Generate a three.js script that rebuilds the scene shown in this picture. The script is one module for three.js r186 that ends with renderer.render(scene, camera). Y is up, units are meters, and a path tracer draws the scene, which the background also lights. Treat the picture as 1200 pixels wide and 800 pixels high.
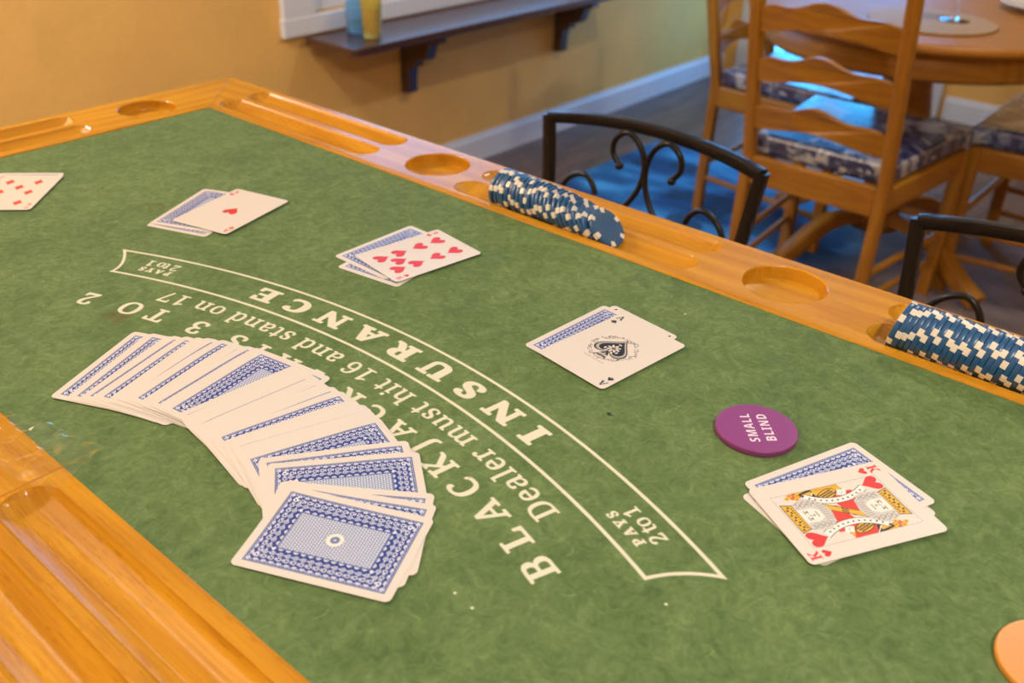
import * as THREE from 'three';
import { RoundedBoxGeometry } from 'three/addons/geometries/RoundedBoxGeometry.js';
import { RectAreaLightUniformsLib } from 'three/addons/lights/RectAreaLightUniformsLib.js';
import { mergeGeometries, mergeVertices, toCreasedNormals } from 'three/addons/utils/BufferGeometryUtils.js';
import { Brush, Evaluator, SUBTRACTION } from 'three-bvh-csg';

// ------------------------------------------------------------------ camera, light, exposure
RectAreaLightUniformsLib.init();
const scene = new THREE.Scene();
scene.background = new THREE.Color(0.03, 0.05, 0.09);
const H = 0.92;                                   // height of the felt
const camera = new THREE.PerspectiveCamera(40.42, 1.5, 0.05, 40);
{
  const rt = new THREE.Vector3(0.75550233, 0.02163396, -0.65478867);
  const up = new THREE.Vector3(-0.34989976, 0.8582976, -0.37536035);
  const fw = new THREE.Vector3(-0.55388302, -0.51269602, -0.65601555);
  camera.position.set(0, H + 0.34267, 0);
  camera.quaternion.setFromRotationMatrix(new THREE.Matrix4().makeBasis(rt, up, fw.negate()));
  camera.focus = 0.62;
  camera.userData.fStop = 8;
}
const renderer = new THREE.WebGLRenderer({ antialias: true });
renderer.toneMapping = THREE.LinearToneMapping;
renderer.toneMappingExposure = 0.47;
renderer.shadowMap.enabled = true;

const WARM = new THREE.Color(1.0, 0.95, 0.88);
const DAY = new THREE.Color(0.03, 0.36, 1.0);
const SHEER = new THREE.Color(0.22, 0.50, 1.0);
const CEIL = 2.5;
const PENDANTS = [[0.45, 1.9, -0.1, 5.2], [-2.0, 1.95, 0.3, 9.5]];   // globe lamps hung beside the card table: x, y, z, intensity
const CEILING_LAMP = [-0.2, -2.6, 6];             // recessed lamp by the dining table: x, z, intensity
// day windows: the one over the shelf in the left wall and the glass door in the far wall
const WIN = { z0: -3.15, z1: -1.84, y0: 0.655, y1: 2.0 };
const DOOR = { x0: -2.2, x1: -1.35, y0: 0.03, y1: 2.1 };
const XL = -2.389, ZF = -4.48, XR = 2.6, ZN = 2.2;
function areaLight(name, w, h, pos, look, k, col) {
  const l = new THREE.RectAreaLight(col, k, w, h);
  l.name = name; l.position.set(...pos); l.lookAt(...look); scene.add(l);
}
areaLight('window_daylight', WIN.z1 - WIN.z0 - 0.1, WIN.y1 - WIN.y0 - 0.1, [XL + 0.02, (WIN.y0 + WIN.y1) / 2, (WIN.z0 + WIN.z1) / 2], [0, (WIN.y0 + WIN.y1) / 2, (WIN.z0 + WIN.z1) / 2], 6.0, SHEER);
areaLight('door_daylight', DOOR.x1 - DOOR.x0 - 0.1, DOOR.y1 - DOOR.y0 - 0.1, [(DOOR.x0 + DOOR.x1) / 2, (DOOR.y0 + DOOR.y1) / 2, ZF + 0.03], [(DOOR.x0 + DOOR.x1) / 2, (DOOR.y0 + DOOR.y1) / 2, 0], 1.6, DAY);

// ------------------------------------------------------------------ helpers
let seed = 7;
const rnd = () => { seed = (seed * 1664525 + 1013904223) >>> 0; return seed / 4294967296; };
const rr = (a, b) => a + (b - a) * rnd();
const used = new Map();
function numbered(n) { const k = used.get(n) || 0; used.set(n, k + 1); return k ? n + '_' + String(k).padStart(3, '0') : n; }
function thing(name, label, category, group, pos = [0, 0, 0], turn = 0) {
  const o = new THREE.Group(); o.name = numbered(name); scene.add(o);
  o.position.set(...pos); o.rotation.y = turn; o.userData = { label, category };
  if (group) o.userData.group = group;
  return o;
}
function mesh(name, geo, mat, parent, label) {
  const m = new THREE.Mesh(geo, mat); m.castShadow = m.receiveShadow = true;
  if (parent === scene) m.name = numbered(name); else m.name = name;
  if (label) m.userData.label = label;
  parent.add(m); return m;
}
function struct(name, geo, mat, parent = scene) {
  const m = mesh(name, geo, mat, parent); if (parent === scene) m.userData.kind = 'structure'; return m;
}
const std = (o) => new THREE.MeshStandardMaterial(o);
const phy = (o) => new THREE.MeshPhysicalMaterial(o);
const V = (x, y, z) => new THREE.Vector3(x, y, z);
function box(w, h, d, r = 0.003, x = 0, y = 0, z = 0) { const g = r ? new RoundedBoxGeometry(w, h, d, 2, r) : new THREE.BoxGeometry(w, h, d); g.translate(x, y, z); return g; }
// uv in metres from position, the grain running along one axis
function gridUV(g, grain = 'x', per = 1, off = 0) {
  g = g.index ? g.toNonIndexed() : g;
  const p = g.attributes.position, uv = new Float32Array(p.count * 2), a = V(), b = V(), c = V(), ax = { x: 0, y: 1, z: 2 }[grain];
  for (let i = 0; i < p.count; i += 3) {
    a.fromBufferAttribute(p, i); b.fromBufferAttribute(p, i + 1); c.fromBufferAttribute(p, i + 2);
    const n = b.clone().sub(a).cross(c.clone().sub(a)), m = [Math.abs(n.x), Math.abs(n.y), Math.abs(n.z)];
    const k = m.indexOf(Math.max(...m)), others = [0, 1, 2].filter((q) => q !== k);
    let u = others[0], w = others[1];
    if (w === ax) [u, w] = [w, u];
    [a, b, c].forEach((q, j) => { const e = q.toArray(); uv[(i + j) * 2] = (e[u] + off) / per; uv[(i + j) * 2 + 1] = (e[w] + (k === ax ? 0 : 0) + off * 0.37) / per; });
  }
  g.setAttribute('uv', new THREE.BufferAttribute(uv, 2));
  return g;
}
// a bar of rounded rectangular section swept along points, one side of the section kept to "side"
function sweep(pts, w, h, side, r = 0.25, closed = false) {
  const cs = [], N = 12;
  for (let i = 0; i < N; i++) { const t = (i / N) * Math.PI * 2 + Math.PI / N, e = 2 / (r * 4 + 3); const c = Math.cos(t), s = Math.sin(t); cs.push([Math.sign(c) * Math.pow(Math.abs(c), e) * w / 2, Math.sign(s) * Math.pow(Math.abs(s), e) * h / 2]); }
  const pos = [], uv = [], idx = []; let len = 0;
  pts.forEach((p, i) => {
    const a = pts[Math.max(0, i - 1)], b = pts[Math.min(pts.length - 1, i + 1)], t = b.clone().sub(a).normalize();
    const n = side.clone().sub(t.clone().multiplyScalar(side.dot(t))).normalize(), bi = t.clone().cross(n);
    if (i) len += p.distanceTo(pts[i - 1]);
    for (let j = 0; j <= N; j++) { const [x, y] = cs[j % N]; const q = p.clone().addScaledVector(n, x).addScaledVector(bi, y); pos.push(q.x, q.y, q.z); uv.push(len, j / N * (w + h) * 2); }
  });
  for (let i = 0; i < pts.length - 1; i++) for (let j = 0; j < N; j++) { const a = i * (N + 1) + j, b = a + N + 1; idx.push(a, a + 1, b, b, a + 1, b + 1); }
  for (const [row, flip] of [[0, 0], [pts.length - 1, 1]]) {
    const c = pos.length / 3; pos.push(pts[row].x, pts[row].y, pts[row].z); uv.push(0, 0);
    for (let j = 0; j < N; j++) { const a = row * (N + 1) + j; flip ? idx.push(c, a, a + 1) : idx.push(c, a + 1, a); }
  }
  const g = new THREE.BufferGeometry();
  g.setAttribute('position', new THREE.Float32BufferAttribute(pos, 3)); g.setAttribute('uv', new THREE.Float32BufferAttribute(uv, 2)); g.setIndex(idx);
  const e = toCreasedNormals(g, 0.7); return e;
}
const spline = (pts, n) => new THREE.CatmullRomCurve3(pts.map((p) => V(...p)), false, 'centripetal').getPoints(n);
const tube = (pts, r, n = 40, s = 8) => new THREE.TubeGeometry(new THREE.CatmullRomCurve3(pts.map((p) => V(...p)), false, 'centripetal'), n, r, s);

// ------------------------------------------------------------------ noise and textures
function makeNoise(s) {
  const P = new Uint8Array(512); let q = s >>> 0; const f = () => { q = (q * 1103515245 + 12345) >>> 0; return q / 4294967296; };
  const a = Array.from({ length: 256 }, (_, i) => i); for (let i = 255; i > 0; i--) { const j = Math.floor(f() * (i + 1)); [a[i], a[j]] = [a[j], a[i]]; }
  for (let i = 0; i < 512; i++) P[i] = a[i & 255];
  const n = (x, y) => {
    const X = Math.floor(x), Y = Math.floor(y), u = x - X, v = y - Y, U = u * u * (3 - 2 * u), W = v * v * (3 - 2 * v);
    const h = (i, j) => P[P[(X + i) & 255] + ((Y + j) & 255)] / 255;
    return (h(0, 0) * (1 - U) + h(1, 0) * U) * (1 - W) + (h(0, 1) * (1 - U) + h(1, 1) * U) * W;
  };
  n.fbm = (x, y, o = 4) => { let t = 0, am = 0.5, k = 0; for (let i = 0; i < o; i++) { t += am * n(x + i * 17.3, y - i * 9.1); k += am; am *= 0.5; x *= 2.03; y *= 2.03; } return t / k; };
  return n;
}
const n1 = makeNoise(11), n2 = makeNoise(29), n3 = makeNoise(53);
const lerp = (a, b, t) => a + (b - a) * t, clamp = (x, a = 0, b = 1) => Math.min(b, Math.max(a, x)), sstep = (a, b, x) => { const t = clamp((x - a) / (b - a)); return t * t * (3 - 2 * t); };
function canvas(w, h) { const c = document.createElement('canvas'); c.width = w; c.height = h; return [c, c.getContext('2d')]; }
function pixelCanvas(w, h, f) {
  const [c, x] = canvas(w, h), im = x.createImageData(w, h), d = im.data;
  for (let j = 0; j < h; j++) for (let i = 0; i < w; i++) { const v = f(i, j), k = (j * w + i) * 4; d[k] = v[0]; d[k + 1] = v[1]; d[k + 2] = v[2]; d[k + 3] = 255; }
  x.putImageData(im, 0, 0); return [c, x];
}
function tex(c, srgb = true, wrap = THREE.RepeatWrapping, rep = [1, 1]) {
  const t = new THREE.CanvasTexture(c); t.colorSpace = srgb ? THREE.SRGBColorSpace : THREE.NoColorSpace; t.wrapS = t.wrapT = wrap; t.repeat.set(...rep); t.anisotropy = 8; t.magFilter = THREE.LinearFilter; return t;
}
// oak: u runs along the grain; the map covers 0.8 m x 0.2 m
function oakMap(base, dark, s) {
  const W = 1024, Hh = 512;
  return pixelCanvas(W, Hh, (i, j) => {
    const u = i / W * 0.8, v = j / Hh * 0.2;
    const warp = (n1.fbm(u * 5 + s, v * 14 + s, 3) - 0.5) * 0.05;
    const ring = 0.5 + 0.5 * Math.sin((v + warp) * 260 + n2(u * 2, v * 20 + s) * 5);
    const fine = n2.fbm(u * 18 + s, v * 900, 3), broad = n3.fbm(u * 3, v * 30 + s, 3);
    const pore = sstep(0.66, 0.78, n3(u * 110 + s, v * 2600)) * sstep(0.42, 0.7, n1(u * 12, v * 60 + s));
    let t = 0.20 * ring + 0.30 * fine + 0.28 * broad; t = clamp(t - 0.08); t = clamp(t + pore * 0.2);
    return [0, 1, 2].map((k) => lerp(base[k], dark[k], t));
  });
}
const [oakC] = oakMap([224, 164, 42], [156, 90, 10], 3);
const oakTex = tex(oakC, true, THREE.MirroredRepeatWrapping, [1 / 0.8, 1 / 0.2]);
const [oakB] = pixelCanvas(512, 512, (i, j) => { const u = i / 512 * 0.8, v = j / 512 * 0.2; const t = n2.fbm(u * 20, v * 1000, 2) * 255; return [t, t, t]; });
const oakBump = tex(oakB, false, THREE.MirroredRepeatWrapping, [1 / 0.8, 1 / 0.2]);
const M = {};
M.oak = phy({ map: oakTex, bumpMap: oakBump, bumpScale: 0.00006, roughness: 0.21, ior: 1.5, specularIntensity: 0.75 });
M.diningOak = phy({ map: oakTex, color: new THREE.Color(0.66, 0.62, 0.5), roughness: 0.45, clearcoat: 0.15, clearcoatRoughness: 0.15 });
M.iron = std({ color: new THREE.Color(0.024, 0.020, 0.017), roughness: 0.3, metalness: 0.5 });

// ------------------------------------------------------------------ playing cards: printed faces
const CW = 0.063, CL = 0.088, CT = 0.00028, MM = 8, CM = 0.0047;
const PAPER = '#e3dbd0';
function cardCanvas(draw) { const [c, x] = canvas(63 * MM, 88 * MM); x.fillStyle = PAPER; x.fillRect(0, 0, c.width, c.height); x.scale(MM, MM); draw(x); return c; }
function heart(x, cx, cy, s, flip) { x.save(); x.translate(cx, cy); if (flip) x.rotate(Math.PI); x.scale(s, s); x.beginPath(); x.moveTo(0, 0.55); x.bezierCurveTo(-0.15, 0.25, -0.55, 0.05, -0.5, -0.25); x.bezierCurveTo(-0.45, -0.58, -0.08, -0.55, 0, -0.22); x.bezierCurveTo(0.08, -0.55, 0.45, -0.58, 0.5, -0.25); x.bezierCurveTo(0.55, 0.05, 0.15, 0.25, 0, 0.55); x.fill(); x.restore(); }
function spade(x, cx, cy, s, flip) { x.save(); x.translate(cx, cy); if (flip) x.rotate(Math.PI); x.scale(s, s); x.beginPath(); x.moveTo(0, -0.55); x.bezierCurveTo(0.15, -0.25, 0.55, -0.05, 0.5, 0.2); x.bezierCurveTo(0.45, 0.45, 0.12, 0.42, 0.04, 0.2); x.quadraticCurveTo(0.06, 0.45, 0.2, 0.55); x.lineTo(-0.2, 0.55); x.quadraticCurveTo(-0.06, 0.45, -0.04, 0.2); x.bezierCurveTo(-0.12, 0.42, -0.45, 0.45, -0.5, 0.2); x.bezierCurveTo(-0.55, -0.05, -0.15, -0.25, 0, -0.55); x.fill(); x.restore(); }
function diamond(x, cx, cy, s) { x.beginPath(); x.moveTo(cx, cy - s * 0.6); x.quadraticCurveTo(cx + s * 0.14, cy - s * 0.2, cx + s * 0.42, cy); x.quadraticCurveTo(cx + s * 0.14, cy + s * 0.2, cx, cy + s * 0.6); x.quadraticCurveTo(cx - s * 0.14, cy + s * 0.2, cx - s * 0.42, cy); x.quadraticCurveTo(cx - s * 0.14, cy - s * 0.2, cx, cy - s * 0.6); x.fill(); }
function indices(x, txt, pip, col, ix = 5.2, size = 8.4, ps = 4.6) {
  for (const f of [0, 1]) { x.save(); if (f) { x.translate(63, 88); x.rotate(Math.PI); } x.fillStyle = col; x.font = `bold ${size}px serif`; x.textAlign = 'center'; x.fillText(txt, ix, 9.6); pip(x, ix, 13.8, ps); x.restore(); }
}
const RED = '#dc2c28', BLACK = '#17161a';
const backC = cardCanvas((x) => {
  const m = CM * 1000, w = 63 - 2 * m, h = 88 - 2 * m;
  x.save(); x.translate(m, m);
  x.fillStyle = '#28489a'; x.fillRect(0, 0, w, h);
  x.fillStyle = '#dfe2ec'; x.fillRect(0.55, 0.55, w - 1.1, h - 1.1);
  x.fillStyle = '#203f92'; x.fillRect(0.85, 0.85, w - 1.7, h - 1.7);
  // lace of the wide border: rows of lobes, dots and leaves
  const bw = 13.2;
  x.save(); x.beginPath(); x.rect(1.0, 1.0, w - 2, h - 2); x.rect(bw, bw, w - 2 * bw, h - 2 * bw); x.clip('evenodd');
  const inset = [2.2, 5.4, 8.6, 11.6];
  inset.forEach((d, k) => {
    const big = k % 2 === 0, step = 4.3;
    const run = (len, f) => { const n = Math.max(2, Math.round(len / step)); for (let i = 0; i <= n; i++) f(i / n * len, i); };
    const mark = (px, py, turn, i) => {
      x.save(); x.translate(px, py); x.rotate(turn); x.scale(1.14, 1.14);
      x.fillStyle = '#e7e9f2'; x.beginPath();
      if (k === 0) { x.arc(0, 0.5, 1.25, Math.PI, 0); x.lineTo(0.6, 0.9); x.lineTo(-0.6, 0.9); x.fill(); x.fillStyle = '#b9c2da'; x.beginPath(); x.arc(0, 0.1, 0.55, 0, 7); x.fill(); x.fillStyle = '#e7e9f2'; x.fillRect(1.3, -0.6, 0.7, 0.5); x.fillRect(-2.0, -0.6, 0.7, 0.5); }
      else if (k === 1) { for (let q = 0; q < 6; q++) { const a = q * 1.047; x.beginPath(); x.arc(Math.cos(a) * 0.95, Math.sin(a) * 0.95, 0.42, 0, 7); x.fill(); } x.fillRect(1.35, -0.9, 0.55, 1.8); }
      else if (k === 2) { x.strokeStyle = '#d7dcea'; x.lineWidth = 0.5; x.beginPath(); x.arc(0, 0, 1.0, 0, 7); x.stroke(); x.beginPath(); x.arc(0, 0, 0.42, 0, 7); x.fill(); x.fillRect(1.3, -0.35, 0.9, 0.7); }
      else { x.moveTo(-1.5, 0.8); x.quadraticCurveTo(0, -1.8, 1.5, 0.8); x.lineTo(0.7, 0.8); x.quadraticCurveTo(0, -0.4, -0.7, 0.8); x.fill(); x.beginPath(); x.arc(0, 0.7, 0.35, 0, 7); x.fill(); }
      x.restore();
    };
    run(w - 2 * d, (t, i) => { mark(d + t, d, 0, i); mark(d + t, h - d, Math.PI, i); });
    run(h - 2 * d, (t, i) => { mark(d, d + t, -Math.PI / 2, i); mark(w - d, d + t, Math.PI / 2, i); });
  });
  x.restore();
  // inner panel: a fine weave
  x.save(); x.beginPath(); x.rect(bw, bw, w - 2 * bw, h - 2 * bw); x.clip(); x.fillStyle = '#9dabcb'; x.fillRect(0, 0, w, h);
  for (let j = 0; j < 50; j++) for (let i = 0; i < 34; i++) { const px = i * 1.9 + (j % 2) * 0.95, py = j * 1.6; x.fillStyle = '#e2e4ea'; x.beginPath(); x.ellipse(px, py, 0.74, 0.42, 0.5, 0, 7); x.fill(); x.fillStyle = '#4f6aa8'; x.fillRect(px + 0.5, py + 0.4, 0.62, 0.46); }
  x.restore();
  x.fillStyle = '#f1ecdf'; x.beginPath(); x.arc(w / 2, h / 2, 5.2, 0, 7); x.fill();
  x.fillStyle = '#6d82b2'; x.beginPath(); x.arc(w / 2, h / 2, 2.6, 0, 7); x.fill();
  x.fillStyle = '#cfd5e4'; x.beginPath(); x.arc(w / 2, h / 2, 0.8, 0, 7); x.fill();
  for (let q = 0; q < 16; q++) { const a = q * Math.PI / 8; x.fillStyle = '#8d9cc2'; x.beginPath(); x.arc(w / 2 + Math.cos(a) * 5.1, h / 2 + Math.sin(a) * 5.1, 0.5, 0, 7); x.fill(); }
  x.restore();
});
const nineC = cardCanvas((x) => { indices(x, '9', heart, RED); x.fillStyle = RED; for (const cx of [19, 44]) [15.5, 34, 54, 72.5].forEach((cy, k) => heart(x, cx, cy, 13, k > 1)); heart(x, 31.5, 25, 13, 0); });
const aceHC = cardCanvas((x) => { indices(x, 'A', heart, RED); x.fillStyle = RED; heart(x, 31.5, 44, 14, 0); });
const sevenC = cardCanvas((x) => { indices(x, '7', diamond, RED); x.fillStyle = RED; for (const cx of [18, 45]) [18, 44, 70].forEach((cy) => diamond(x, cx, cy, 12)); diamond(x, 31.5, 31, 12); });
const twoSC = cardCanvas((x) => { for (const f of [0, 1]) { x.save(); if (f) { x.translate(63, 88); x.rotate(Math.PI); } x.fillStyle = BLACK; x.font = 'bold 8px serif'; x.textAlign = 'center'; for (const ix of [5.2, 57.8]) { x.fillText('4', ix, 9.6); spade(x, ix, 13.8, 4.6); } x.restore(); } x.fillStyle = BLACK; for (const cx of [19, 44]) { spade(x, cx, 19, 12, 0); spade(x, cx, 69, 12, 1); } });
const aceSC = cardCanvas((x) => {
  indices(x, 'A', spade, BLACK, 5.4, 8, 4.6);
  x.save(); x.translate(31.5, 42);
  x.fillStyle = BLACK; spade(x, 0, 0, 27);
  x.fillStyle = '#b9b0a6'; spade(x, 0, -0.2, 24.6); x.fillStyle = BLACK; spade(x, 0, -0.4, 20.5);
  x.fillStyle = PAPER; for (let q = 0; q < 8; q++) { const a = q * Math.PI / 4, r = 3.4; x.beginPath(); x.ellipse(Math.cos(a) * r, 0.5 + Math.sin(a) * r, 2.0, 0.95, a, 0, 7); x.fill(); }
  for (const [a, b] of [[-5.4, 3.6], [5.4, 3.6], [0, -6.6], [-2.6, 6], [2.6, 6]]) { x.beginPath(); x.ellipse(a, b, 1.5, 0.8, a * 0.3, 0, 7); x.fill(); }
  x.fillStyle = BLACK; x.beginPath(); x.arc(0, 0.5, 1.2, 0, 7); x.fill(); x.fillStyle = '#c9a24a'; x.beginPath(); x.arc(0, 0.5, 0.6, 0, 7); x.fill();
  x.fillStyle = '#b9b0a6'; x.beginPath(); x.moveTo(0, 8.4); x.lineTo(2.6, 13); x.lineTo(-2.6, 13); x.fill();
  // flourishes round the spade
  x.strokeStyle = '#5d564f'; x.lineWidth = 0.35; let q = 5; const f = () => { q = (q * 16807) % 2147483647; return q / 2147483647; };
  for (let k = 0; k < 70; k++) { const a = k / 70 * Math.PI * 2, r = 15.2 + f() * 2.6, ex = Math.cos(a) * r * 0.98, ey = Math.sin(a) * r + 0.6, s = 0.7 + f() * 1.1; x.beginPath(); x.arc(ex, ey, s, f() * 6, f() * 6 + 3.6); x.stroke(); if (k % 7 === 0) { x.fillStyle = '#3a3632'; x.beginPath(); x.arc(ex, ey, 0.6, 0, 7); x.fill(); } }
  x.strokeStyle = '#77706a'; x.lineWidth = 0.5; x.beginPath(); for (let k = 0; k < 26; k++) { x.moveTo(-9 + k * 0.7, 21 + (f() - 0.5) * 0.7); x.lineTo(-8.6 + k * 0.7, 20.7 + (f() - 0.5) * 0.9); } x.stroke();
  x.restore();
});
const kingC = cardCanvas((x) => {
  indices(x, 'K', heart, RED, 5.6, 9, 5.2);
  x.strokeStyle = '#9a948e'; x.lineWidth = 0.25; x.strokeRect(10.5, 9, 42, 70);
  const GOLD = '#e6b422', GD = '#9c6c10', INK = '#1b1816', ROBE = '#e2361f', PALE = '#f3eee6';
  const X = (u) => 10.6 + 41.8 * u, Y = (v) => 9.1 + 69.8 * v;
  const poly = (c, ...p) => { x.fillStyle = c; x.beginPath(); p.forEach(([a, b], i) => (i ? x.lineTo(X(a), Y(b)) : x.moveTo(X(a), Y(b)))); x.closePath(); x.fill(); };
  const dot = (c, u, v, r) => { x.fillStyle = c; x.beginPath(); x.arc(X(u), Y(v), r, 0, 7); x.fill(); };
  const line = (c, w, ...p) => { x.strokeStyle = c; x.lineWidth = w; x.beginPath(); p.forEach(([a, b], i) => (i ? x.lineTo(X(a), Y(b)) : x.moveTo(X(a), Y(b)))); x.stroke(); };
  const turned = (f) => { f(); x.save(); x.translate(63, 88); x.rotate(Math.PI); f(); x.restore(); };
  x.save(); x.beginPath(); x.rect(10.6, 9.1, 41.8, 69.8); x.clip();
  turned(() => {                                            // robe, sleeve, chevrons
    poly(ROBE, [0.16, 0.30], [0.42, 0.34], [0.66, 0.35], [0.62, 0.47], [0.5, 0.5], [0.30, 0.52], [0.14, 0.42]);
    poly(ROBE, [0.72, 0.34], [1, 0.40], [1, 0.62], [0.82, 0.56], [0.7, 0.5]);
    poly(INK, [0.84, 0.29], [1, 0.20], [1, 0.41], [0.86, 0.37]); poly(GOLD, [0.88, 0.31], [0.94, 0.26], [0.97, 0.36], [0.92, 0.36]); poly(GOLD, [0.96, 0.23], [1, 0.21], [1, 0.33]); line(PALE, 0.6, [0.83, 0.30], [1, 0.41]);
    poly('#d9652a', [0.88, 0.16], [0.98, 0.13], [1, 0.2], [0.9, 0.25]); for (const [u, v] of [[0.93, 0.12], [0.97, 0.16], [0.88, 0.20], [0.94, 0.22]]) { dot(GOLD, u, v, 1.5); dot(INK, u, v, 0.4); }
    poly(PALE, [0.95, 0.0], [0.985, 0.0], [0.985, 0.12], [0.95, 0.12]); line('#8b8680', 0.25, [0.967, 0.01], [0.967, 0.12]);
    poly(GOLD, [0, 0.38], [0.10, 0.37], [0.2, 0.49], [0.13, 0.63], [0, 0.63]); for (let k = 0; k < 12; k++) line(GD, 0.35, [0, 0.39 + k * 0.02], [0.06, 0.385 + k * 0.02]); line(INK, 0.4, [0.10, 0.37], [0.2, 0.49], [0.13, 0.63]);
    poly(PALE, [0.14, 0.34], [0.24, 0.38], [0.2, 0.46], [0.1, 0.41]); line('#8b8680', 0.3, [0.15, 0.38], [0.2, 0.41]);
  });
  x.save(); x.translate(X(0.5), Y(0.5)); x.rotate(Math.atan2(Y(0.64) - Y(0.36), X(0.36) - X(0.66))); x.fillStyle = GOLD; x.fillRect(-14, -2.0, 28, 4.0); x.strokeStyle = INK; x.lineWidth = 0.4; x.strokeRect(-14, -2.0, 28, 4.0); x.fillStyle = INK; for (let a = -2; a < 2; a++) for (let b = -2; b < 2; b++) if ((a + b) % 2 === 0) x.fillRect(a * 1.0, b * 1.0, 1.0, 1.0); x.restore();
  turned(() => {                                            // dotted lens, collar band
    x.save(); x.translate(X(0.85), Y(0.47)); x.rotate(1.25); x.fillStyle = GOLD; x.beginPath(); x.ellipse(0, 0, 7.2, 3.4, 0, 0, 7); x.fill(); x.strokeStyle = INK; x.lineWidth = 0.5; x.stroke(); x.fillStyle = INK; for (let a = -5; a <= 5; a++) for (let b = -1; b <= 1; b++) { x.beginPath(); x.ellipse(a * 1.2 + b * 0.5, b * 1.5, 0.5, 0.62, a, 0, 7); if ((a * 1.2) ** 2 / 45 + (b * 1.5) ** 2 / 8 < 0.8) x.fill(); } x.restore();
    const B = [[0.90, 0.27], [0.68, 0.40], [0.64, 0.62], [0.84, 0.82]], at = (t) => { const q = 1 - t; return [0, 1].map((k) => q * q * q * B[0][k] + 3 * q * q * t * B[1][k] + 3 * q * t * t * B[2][k] + t * t * t * B[3][k]); };
    const pts = Array.from({ length: 24 }, (_, k) => at(k / 23)); line(INK, 5.0, ...pts); line(PALE, 4.3, ...pts); for (let k = 1; k < 12; k++) { const [u, v] = at(k / 12); dot(INK, u, v, 0.6); }
  });
  turned(() => {                                            // head and crown
    poly('#cfcbc6', [0.30, 0.11], [0.80, 0.11], [0.88, 0.24], [0.76, 0.36], [0.56, 0.39], [0.36, 0.36], [0.24, 0.26]);
    poly('#f2ebe1', [0.43, 0.11], [0.68, 0.11], [0.68, 0.24], [0.62, 0.30], [0.48, 0.30], [0.42, 0.24]);
    x.strokeStyle = '#827d78'; x.lineWidth = 0.35; for (let k = 0; k < 7; k++) for (const u of [0.34, 0.76]) { x.beginPath(); x.arc(X(u + (k % 2) * 0.03), Y(0.14 + k * 0.03), 1.5, u > 0.5 ? 2 : 0, u > 0.5 ? 7 : 5); x.stroke(); } for (let k = 0; k < 7; k++) line('#827d78', 0.35, [0.44 + k * 0.04, 0.30], [0.42 + k * 0.045, 0.37]);
    for (const u of [0.49, 0.62]) { line(INK, 0.5, [u - 0.035, 0.165], [u + 0.035, 0.162]); dot(INK, u, 0.182, 0.5); line(INK, 0.3, [u - 0.03, 0.192], [u + 0.03, 0.192]); } line(INK, 0.35, [0.555, 0.18], [0.53, 0.23], [0.57, 0.232]); line(INK, 0.45, [0.50, 0.258], [0.61, 0.258]);
    poly(INK, [0.27, 0.015], [0.84, 0.015], [0.79, 0.118], [0.32, 0.118]); poly(GOLD, [0.285, 0.022], [0.825, 0.022], [0.78, 0.11], [0.33, 0.11]); for (let k = 0; k < 10; k++) { dot(INK, 0.33 + k * 0.048, 0.045 + (k % 2) * 0.02, 0.75); dot(INK, 0.36 + k * 0.042, 0.09, 0.5); } line(PALE, 0.5, [0.32, 0.118], [0.79, 0.118]);
    x.fillStyle = PAPER; x.beginPath(); x.arc(X(0.13), Y(0.09), 7.2, 0, 7); x.fill(); x.fillStyle = RED; heart(x, X(0.135), Y(0.092), 11.5, 0);
  });
  x.restore();
});
const cardMat = (c) => phy({ map: tex(c, true, THREE.ClampToEdgeWrapping), roughness: 0.48, clearcoat: 0.12, clearcoatRoughness: 0.3 });
const CM_ = { back: cardMat(backC), nine: cardMat(nineC), aceH: cardMat(aceHC), seven: cardMat(sevenC), four: cardMat(twoSC), aceS: cardMat(aceSC), king: cardMat(kingC) };
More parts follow.
